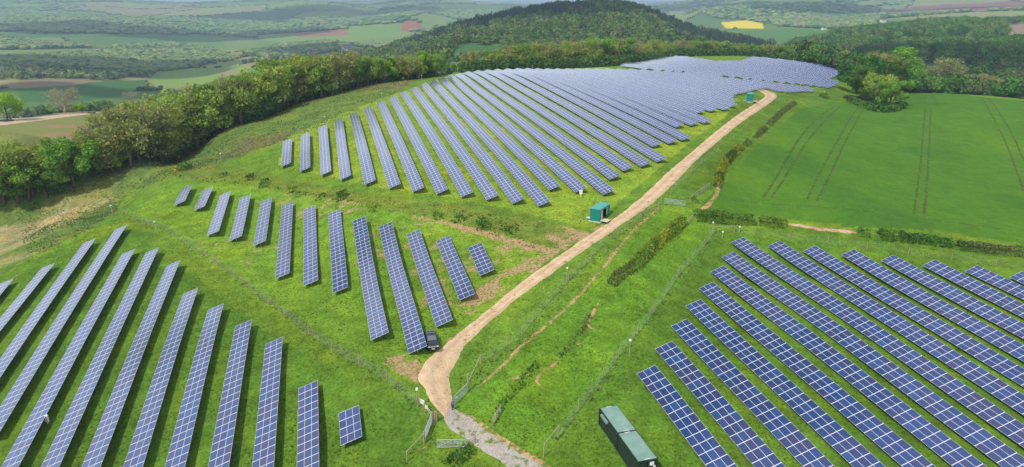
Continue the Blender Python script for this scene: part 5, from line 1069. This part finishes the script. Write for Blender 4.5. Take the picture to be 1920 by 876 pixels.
# ------------------------------------------------------------------ pickup
M_car = simple('car_paint', (.018,.022,.032), .25, var=.05, spec=.6); M_glass = simple('car_glass', (.10,.12,.13), .08, var=.02, spec=.9); M_tyre = simple('tyre', (.02,.02,.02), .9); M_rim = simple('rim', (.45,.45,.46), .4, metal=.6); M_lamp = simple('headlight', (.75,.76,.78), .2, var=.03); M_chrome = simple('grille_chrome', (.55,.56,.58), .25, metal=.7)
def loft(sections, mats, name, parent, mi=0):
    """sections: list of (y, [(x,z)...]) closed profiles of equal length"""
    V = []; n = len(sections[0][1])
    for y, pr in sections: V += [(x, y, z) for x, z in pr]
    f = []
    for k in range(len(sections)-1):
        for i in range(n): a = k*n+i; b = k*n+(i+1) % n; f.append((a, b, b+n, a+n))
    f.append(tuple(range(n-1, -1, -1))); f.append(tuple(range((len(sections)-1)*n, len(sections)*n)))
    return link(name, mesh_from(name, V, f, mats, None, False), parent)
def pickup(p, yaw, label, paint=None):
    paint = paint or M_car
    root = empty('pickup_truck', tuple(p), yaw); prop(root, label, 'pickup')       # front faces local -y, length 5.1
    def prof(w, z0, z1, c=.12): return [(-w,z0+c),(-w+c*.4,z0),(w-c*.4,z0),(w,z0+c),(w,z1-c),(w-c*1.2,z1),(-w+c*1.2,z1),(-w,z1-c)]
    loft([(-2.55,prof(.82,.42,.92)),(-2.45,prof(.90,.36,1.02)),(-1.9,prof(.93,.34,1.1)),(-1.1,prof(.94,.34,1.14)),(1.0,prof(.94,.34,1.14)),(2.45,prof(.93,.40,1.10)),(2.52,prof(.9,.45,1.06))], [paint], 'body', root)
    loft([(-1.15,prof(.80,1.10,1.16,.03)),(-.35,prof(.70,1.10,1.74,.08)),(1.2,prof(.70,1.10,1.78,.08)),(1.55,prof(.76,1.10,1.2,.03))], [paint], 'cabin', root)
    w = MB(); w.add([(-.72,-1.13,1.19),(.72,-1.13,1.19),(.62,-.42,1.70),(-.62,-.42,1.70)], [(0,1,2,3)]); w.build('windscreen', M_glass, root)
    for s in (-1, 1):
        w = MB(); w.add([(s*.80,-.85,1.2),(s*.80,1.25,1.2),(s*.72,1.12,1.66),(s*.72,-.35,1.66)], [(0,1,2,3) if s > 0 else (3,2,1,0)]); w.build('side_window', M_glass, root)
    c = MB(); c.box((0, 2.0, 1.14), (1.6,.9,.06)); c.build('load_cover', M_black, root)
    for yy in (.35, 1.0):
        c = MB(); c.tube((-.66,yy,1.84), (.66,yy,1.84), .03); c.box((-.6,yy,1.80),(.06,.08,.06)); c.box((.6,yy,1.80),(.06,.08,.06)); c.build('roof_bar', M_chrome, root)
    for s in (-1, 1):
        c = MB(); c.box((s*.68,-2.53,.83), (.32,.1,.18), taper=.1); c.build('headlight', M_lamp, root)
        c = MB(); c.box((s*1.03,-.85,1.2), (.18,.12,.16)); c.build('mirror', M_black, root)
    c = MB(); c.box((0,-2.56,.80), (.9,.08,.2)); [c.box((0,-2.605,.74+.06*i), (.84,.02,.018)) for i in range(3)]; c.build('grille', M_chrome, root)
    c = MB(); c.box((0,-2.6,.5), (1.6,.14,.18)); c.build('bumper', M_black, root); c = MB(); c.box((0,-2.68,.5), (.5,.02,.11)); c.build('number_plate', M_white, root)
    for s in (-1, 1):
        for yy in (-1.6, 1.55):
            t_ = MB(); t_.tube((s*.72,yy,.38), (s*.97,yy,.38), .38, n=18); tt = t_.build('tyre', M_tyre, root); t_ = MB(); t_.tube((s*.965,yy,.38), (s*.985,yy,.38), .23, n=12); t_.build('rim', M_rim, tt)
    return root
pc = up1(809, 645); pickup(pc, -AZ+0.0-R_(2), 'dark blue black pickup parked under the edge of the longest middle table')
M_silver = simple('silver_paint', (.5,.5,.52), .3, metal=.3); M_whitep = simple('white_car_paint', (.7,.7,.7), .3)
def far_car(px_, yaw, label, mat):
    p = up1(*px_); r = empty('parked_car', tuple(p), yaw); prop(r, label, 'car', 'cars parked beyond the woodland edge')
    def prof(w, z0, z1, c=.12): return [(-w,z0+c),(-w+c*.4,z0),(w-c*.4,z0),(w,z0+c),(w,z1-c),(w-c*1.2,z1),(-w+c*1.2,z1),(-w,z1-c)]
    loft([(-2.1,prof(.8,.3,.75)),(-1.9,prof(.87,.25,.88)),(1.9,prof(.87,.25,.95)),(2.1,prof(.8,.35,.85))], [mat], 'body', r); loft([(-1.1,prof(.75,.88,.92,.02)),(-.4,prof(.66,.88,1.4,.08)),(1.1,prof(.66,.88,1.42,.08)),(1.8,prof(.72,.88,.98,.03))], [M_glass], 'cabin', r)
    for s in (-1, 1):
        for yy in (-1.3, 1.3): t_ = MB(); t_.tube((s*.65,yy,.32), (s*.89,yy,.32), .32, n=12); t_.build('wheel', M_tyre, r)
for px_, yw, lb, mt in [((150,306),1.2,'white car seen behind the trunk of the pasture edge tree',M_whitep),((163,296),1.1,'silver car parked behind the woodland, beyond the white car',M_silver),((192,316),.9,'silver car parked lowest behind the woodland edge',M_silver),((129,306),1.3,'white car half hidden left of the tall green tree',M_whitep),((8,228),1.4,'dark car parked by the willow, at its left',M_car),((18,227),1.3,'dark car parked by the willow, at its right',M_car),((172,213),1.5,'dark vehicle on the far meadow track',M_car),((287,284),.7,'white car glimpsed between pale trunks',M_whitep)]: far_car(px_, yw, lb, mt)
# spoil heap on the meadow edge
hp = unproj([32,50,70],[221,218,216]); 
g2_ = np.random.default_rng(5); n1, n2 = 26, 9; V = []; 
A_, B_ = hp[0], hp[2]; dv = (B_-A_)[:2]; Lh = np.linalg.norm(dv); dv /= Lh; nv_ = np.array([dv[1], -dv[0]])
for i in range(n1):
    for j in range(n2):
        a = i/(n1-1); c = j/(n2-1)*2-1; q = A_[:2]+dv*Lh*a+nv_*c*3; hh_ = max(0, (1-c*c))*math.sin(math.pi*a)**.4*(1.6+1.2*fbm(np.array([q[0]]), np.array([q[1]]), 3, 4)[0])
        V.append((q[0], q[1], float(H(*q))-.1+hh_))
prop(link('spoil_heap', mesh_from('spoil_heap', V, [(i*n2+j, (i+1)*n2+j, (i+1)*n2+j+1, i*n2+j+1) for i in range(n1-1) for j in range(n2-1)], [soil_mat('spoil', (.38,.22,.15), (.55,.36,.26), .5)], None, True)), 'reddish heap of spoil at the edge of the far meadow', 'spoil heap')

# ------------------------------------------------------------------ far houses
M_hw = [simple('render_wall', (.62,.60,.56), .9), simple('stone_wall', (.34,.30,.27), .9), simple('white_wall', (.78,.77,.74), .8)]; M_hr = [simple('slate_roof', (.14,.14,.15), .8), simple('tile_roof', (.30,.16,.11), .8)]; M_win = simple('window_glass', (.05,.06,.07), .2)
def house(px_, L, Wd, Hh, yaw, wm, rm, label, tower=False, dmin=500, cat='house'):
    p = up1(*px_, dmin=dmin); r = empty('house' if not tower else 'stone_tower', tuple(p), yaw); prop(r, label, cat); b = MB(); b.box((0,0,Hh/2-1), (L,Wd,Hh+2)); rz = Hh*.45 if not tower else .8
    if not tower:
        b.add([(-L/2,-Wd/2,Hh),(-L/2,Wd/2,Hh),(-L/2,0,Hh+rz),(L/2,-Wd/2,Hh),(L/2,Wd/2,Hh),(L/2,0,Hh+rz)], [(2,1,0),(3,4,5)])
    b.build('wall', M_hw[wm], r); q = MB()
    if tower:
        for sx in (-1, 1):
            for sy in (-1, 1): q.box((sx*(L/2-.5), sy*(Wd/2-.5), Hh+1), (1.3,1.3,2.2), taper=.5)
        q.box((0,0,Hh+.25), (L+.3,Wd+.3,.5))
    else:
        e = .35
        for s in (-1, 1): q.add([(-L/2-e, s*(Wd/2+e), Hh-.25), (L/2+e, s*(Wd/2+e), Hh-.25), (L/2+e, 0, Hh+rz+.12), (-L/2-e, 0, Hh+rz+.12)], [(0,1,2,3) if s < 0 else (3,2,1,0)])
    rf = q.build('roof', M_hr[rm], r)
    if not tower: c = MB(); c.box((L*.35,0,Hh+rz+.3), (.9,.9,1.6)); c.build('chimney', M_hw[1], rf)
    n = max(2, int(L/3.5))
    for i in range(n):
        for z in ([1.4, 4.0] if Hh > 4.5 else [1.4]):
            c = MB(); c.box((-L/2+L*(i+.5)/n, -Wd/2-.03, z), (1.1,.08,1.2)); c.build('window', M_win, r)
for a in [((655,92),26,12,9,.2,1,0,'large grey stone house among trees beyond the woodland'),((640,92),12,8,5,.5,2,0,'white cottage beside the large grey stone house'),((648,96),10,7,5,-.3,2,1,'small white cottage in front of the grey stone house'),
          ((1598,64),20,9,5,.1,2,0,'long white farmhouse beyond the far green field'),((1618,64),16,9,5,-.2,1,0,'grey stone barn next to the long white farmhouse'),((1655,43),16,9,7,.2,2,0,'tall white house alone on the wooded slope'),((1545,56),14,8,5,.3,2,0,'white cottage at the corner of the far green field'),
          ((445,12),18,9,6,.1,2,0,'bright white house among the farthest woods'),((705,20),18,9,7,.3,2,0,'white house on the slope of the far blue hill'),((154,13),18,9,6,.1,2,0,'tiny white house near the skyline'),((470,8),16,9,6,.4,2,0,'second pale house on the farthest village slope'),((430,9),14,9,6,.0,2,1,'pale house at the left end of the farthest village'),((495,12),14,9,6,.2,2,0,'pale house at the right end of the farthest village'),((92,24),20,10,6,.2,0,0,'pale farm building in the far woods')]:
    house(*a[:7], a[7])
house((700,88), 8, 8, 19, .2, 1, 0, 'square grey church tower with corner pinnacles among trees', True, cat='tower')

# ------------------------------------------------------------------ person at the gate
def person(p, yaw, label):
    root = empty('person', tuple(p), yaw); prop(root, label, 'person')
    J = {'pel': (0,0,.94,.13), 'wai': (0,0,1.08,.125), 'che': (0,.01,1.30,.15), 'nek': (0,0,1.47,.06), 'hea': (0,-.01,1.60,.085), 'top': (0,-.005,1.70,.07),
         'hl': (-.10,0,.90,.10), 'kl': (-.12,-.02,.50,.068), 'al': (-.12,.03,.10,.045), 'tl': (-.13,-.13,.04,.04), 'hr': (.10,0,.90,.10), 'kr': (.12,-.05,.50,.068), 'ar': (.13,.0,.10,.045), 'tr': (.15,-.15,.04,.04),
         'sl': (-.19,.01,1.38,.065), 'el': (-.26,.03,1.12,.048), 'wl': (-.25,-.05,.88,.034), 'sr': (.19,.01,1.38,.065), 'er': (.26,.0,1.12,.048), 'wr': (.20,-.17,.98,.034), 'ml': (-.25,-.07,.80,.035), 'mr': (.16,-.24,.95,.035)}
    E = [('pel','wai'),('wai','che'),('che','nek'),('nek','hea'),('hea','top'),('pel','hl'),('hl','kl'),('kl','al'),('al','tl'),('pel','hr'),('hr','kr'),('kr','ar'),('ar','tr'),('che','sl'),('sl','el'),('el','wl'),('wl','ml'),('che','sr'),('sr','er'),('er','wr'),('wr','mr')]
    ks = list(J); me = bpy.data.meshes.new('body'); me.from_pydata([J[k][:3] for k in ks], [(ks.index(a), ks.index(b)) for a, b in E], [])
    fing = []
    o = link('body', me, root); sk = o.modifiers.new('skin', 'SKIN'); 
    for i, k in enumerate(ks): me.skin_vertices[0].data[i].radius = (J[k][3], J[k][3]*(.8 if k in ('che','wai','pel') else 1)); me.skin_vertices[0].data[i].use_root = (k == 'pel')
    ss = o.modifiers.new('sub', 'SUBSURF'); ss.levels = 2; ss.render_levels = 2
    m, t, b = new_mat('clothes'); g = node(t, 'ShaderNodeTexCoord'); s = node(t, 'ShaderNodeSeparateXYZ'); t.links.new(g.outputs['Object'], s.inputs[0]); c = node(t, 'ShaderNodeValToRGB'); c.color_ramp.interpolation = 'CONSTANT'; e = c.color_ramp.elements
    e[0].position = 0; e[0].color = (.03,.03,.03,1); e[1].position = .05; e[1].color = (.03,.04,.07,1); x_ = e.new(.52); x_.color = (.10,.14,.19,1); x_ = e.new(.825); x_.color = (.45,.28,.2,1)
    mm = node(t, 'ShaderNodeMath', operation='DIVIDE', i_1=1.8); t.links.new(s.outputs[2], mm.inputs[0]); t.links.new(mm.outputs[0], c.inputs[0]); t.links.new(c.outputs[0], b.inputs['Base Color']); b.inputs['Roughness'].default_value = .9; me.materials.append(m)
    M_skin = simple('skin', (.45,.28,.2), .7, var=.05); hair = simple('hair', (.05,.035,.025), .9)
    for s_, hx in ((-1, (-.25,-.08,.79)), (1, (.155,-.26,.945))):
        h = MB(); pv = Vector(hx); dd = Vector((0, -.15, -1)) if s_ < 0 else Vector((-.1, -1, -.2)); dd.normalize(); sdv = dd.cross(Vector((s_*.2, .9, .1))).normalized()
        h.tube(pv+dd*-.02, pv+dd*.055, .034, .038, 8)
        for k_, ln in zip((-1.5, -.5, .5, 1.5), (.062, .074, .078, .058)):
            a_ = pv+dd*.05+sdv*k_*.017; m1 = a_+dd*ln*.55; m2 = m1+(dd+Vector((0, -.5, 0))).normalized()*ln*.5; h.tube(a_, m1, .0085, n=5); h.tube(m1, m2, .0085, .007, 5)
        a_ = pv+dd*.015+sdv*.03; h.tube(a_, a_+(dd*.6+sdv*.7).normalized()*.05, .01, .008, 5)
        h.build('hand', M_skin, root)
    bm = bmesh.new(); bmesh.ops.create_uvsphere(bm, u_segments=14, v_segments=9, radius=.098)
    for v_ in bm.verts: v_.co = Vector((v_.co.x*.9, v_.co.y*1.02+.018, v_.co.z*1.0+1.665+(.0 if v_.co.y > 0 or v_.co.z > .03 else .05)))
    hm = bpy.data.meshes.new('hair'); bm.to_mesh(hm); bm.free(); hm.materials.append(hair); link('hair', hm, root)
    f = MB(); f.tube((0,-.088,1.625), (0,-.115,1.60), .012, .016, 5); f.box((0,-.088,1.565), (.045,.012,.01)); [f.box((q,-.085,1.635), (.022,.012,.01)) for q in (-.03,.03)]; f.build('face', M_skin, root)
    return root
person(up1(849.5, 769.5), R_(20), 'person in a grey blue jacket standing at the edge of the gateway')

# ------------------------------------------------------------------ grass tussocks near the camera
def tufts(n, seed, poly_test, size, cols, label, name):
    g = np.random.default_rng(seed); P = []
    px_ = g.uniform(-30, 1950, n); 
    d = 62*np.exp(g.random(n)**.8*math.log(330/62)); a = np.arctan((px_-960)/(F*1.02)); a = np.clip(a, -AMAX, AMAX); x, y = d*np.sin(a), d*np.cos(a); z = H(x, y); X, Y = project(x, y, z); ok = poly_test(X, Y, x, y); x, y, z = x[ok], y[ok], z[ok]; n = len(x)
    k = 5; sz = size*(.5+g.random(n)); V = []; 
    P0 = np.stack([x, y, z-.03], -1); a = g.uniform(0, 6.28, (n, k)); ln = sz[:, None]*g.uniform(.5, 1.1, (n, k)); hh = sz[:, None]*g.uniform(.5, 1.0, (n, k))
    dx = np.stack([np.cos(a), np.sin(a)], -1); sdx = np.stack([-np.sin(a), np.cos(a)], -1)*(.28*sz)[:, None, None]
    v0 = np.concatenate([P0[:, None, :2]-sdx, np.broadcast_to(P0[:, None, 2:], (n, k, 1))], -1); v1 = np.concatenate([P0[:, None, :2]+sdx, np.broadcast_to(P0[:, None, 2:], (n, k, 1))], -1)
    tip = np.concatenate([P0[:, None, :2]+dx*ln[..., None]*.6, P0[:, None, 2:]+hh[..., None]], -1)
    V = np.stack([v0, v1, tip], 2).reshape(-1, 3); c = np.array(cols)[g.integers(0, len(cols), n)]*(.75+.5*fbm(x, y, 12, 91))[:, None]*1.; c = np.repeat(c, k*3, 0)
    me = mesh_from(name, V, np.arange(len(V)).reshape(-1, 3), [M_grass], None, False, {'tint': c}); prop(link(name, me), label, 'grass', kind='stuff')
TR = [(770,745),(780,690),(840,635),(1000,508),(1200,370),(1310,268),(1425,178),(1462,178),(1372,250),(1300,310),(1200,402),(1060,500),(930,598),(862,680),(858,765),(960,830),(1110,940),(1000,940),(830,800)]
def ok_grass(X, Y, x, y): return ~inpoly(X, Y, TR) & ~inpoly(X, Y, CROP)
tufts(90000, 1, lambda X, Y, x, y: ok_grass(X, Y, x, y) & (fbm(x, y, 5, 55) > .40), .22, [(.16,.28,.03),(.13,.24,.03),(.20,.30,.04)], 'tussocky green pasture grass', 'pasture_grass')
FL = [(213,400),(314,432),(435,515),(579,622),(725,712),(785,760)]
def near_line(X, Y, L, w_): 
    yy = np.interp(X, [p[0] for p in L], [p[1] for p in L]); return (np.abs(Y-yy) < w_) & (X > L[0][0]) & (X < L[-1][0])
tufts(60000, 2, lambda X, Y, x, y: (near_line(X, Y, FL, 9) | near_line(X, Y, [(890,715),(1000,622),(1066,530),(1155,446),(1240,386)], 11) | near_line(X, Y, [(1040,828),(1130,715),(1226,588),(1337,442)], 8)) & ok_grass(X, Y, x, y), .34, [(.16,.27,.07),(.2,.29,.11),(.34,.36,.2)], 'long pale grass growing along the wire fences', 'fence_line_grass')

PAST = [(-60,500),(-60,395),(150,345),(250,308),(420,250),(560,196),(700,160),(790,146),(715,190),(600,240),(415,305),(330,330),(240,365),(215,400),(150,440),(60,480)]
tufts(150000, 3, lambda X, Y, x, y: inpoly(X, Y, PAST) & (fbm(x, y, 7, 56) > .38), .34, [(.10,.19,.04),(.14,.24,.05),(.42,.38,.22),(.12,.20,.07),(.16,.26,.05)], 'rough tussocks and straw on the open pasture', 'pasture_tussocks')
BANK = [(330,325),(480,345),(640,372),(790,385),(900,400),(1040,432),(1000,470),(880,425),(760,398),(600,372),(470,350),(340,338)]
tufts(60000, 4, lambda X, Y, x, y: inpoly(X, Y, BANK) & (fbm(x, y, 4, 57) > .45), .5, [(.09,.18,.03),(.13,.24,.035),(.17,.27,.04),(.38,.33,.17)], 'coarse weeds and brambles on the bank between the arrays', 'bank_weeds')
# ------------------------------------------------------------------ clouds added out of view above the valley to dapple it with shadow
M_shade_cloud = simple('shade_cloud_white', (.86,.87,.89), 1., var=.03, scale=.004)
def shade_cloud(px_, D, rx, ry, alt, seed, label):
    a = math.atan2(px_-960, F/cp); g = np.random.default_rng(seed); gx_, gy_ = D*math.sin(a), D*math.cos(a); k = (alt-float(H(gx_, gy_)))/sv.z; c = Vector((gx_+sv.x*k, gy_+sv.y*k, alt)); V0, F0 = ico(3); Vs, Fs = [], []; n0 = 0
    for i in range(11):
        t_ = g.uniform(-1, 1, 2)*np.array([rx, ry])*.62; r_ = g.uniform(.30, .52)*min(rx, ry)*1.15; V = V0.copy(); nz_ = 1+.22*(np.sin(V[:, 0]*5+i)*np.sin(V[:, 1]*4+2*i)+np.sin(V[:, 2]*7+i)*.6)+.05*g.normal(size=len(V))
        V = V*nz_[:, None]*np.array([r_*1.35, r_, r_*.42]); V[:, 2] = np.maximum(V[:, 2], -r_*.14); V[:, :2] += t_; Vs.append(V); Fs.append(F0+n0); n0 += len(V)
    o = link('shade_cloud', mesh_from('shade_cloud', np.vstack(Vs), np.vstack(Fs), [M_shade_cloud], None, True)); o.location = c; o.rotation_euler = (0, 0, -a); prop(o, label, 'shade_cloud', kind='structure')
for i, (px_, D, rx, ry) in enumerate([(110,1600,330,230),(40,1100,230,90),(680,1900,330,200),(330,3200,800,300),(620,4700,900,420),(1850,900,150,120),(1330,1500,260,170),(1560,3700,800,420),(1250,5600,900,500),(880,6800,1000,500),(1060,1330,260,180)]):
    shade_cloud(px_, D, rx, ry, 1000., 40+i, 'unseen cumulus added above the valley for its shadow, %s of them' % ordi(i+1))
# ------------------------------------------------------------------ haze
hz = MB(); zl_ = float(min(gz.min(), czg.min()))-3; zh_ = float(max(gz[:np.searchsorted(rr, 12500)].max(), CZ))+25
hb_ = 31000; hz.box((0, 0, (zl_+zh_)/2), (2*hb_, 2*hb_, zh_-zl_)); hm_ = bpy.data.materials.new('haze'); hm_.use_nodes = True; t = hm_.node_tree; t.nodes.remove(t.nodes['Principled BSDF']); pv = t.nodes.new('ShaderNodeVolumePrincipled'); pv.inputs['Density'].default_value = 1.45e-4; pv.inputs['Color'].default_value = (.62,.82,1,1); pv.inputs['Anisotropy'].default_value = .2
t.links.new(pv.outputs[0], t.nodes['Material Output'].inputs['Volume']); ho = hz.build('haze', hm_); prop(ho, 'thin blue daylight haze over the valley', 'haze', kind='stuff')
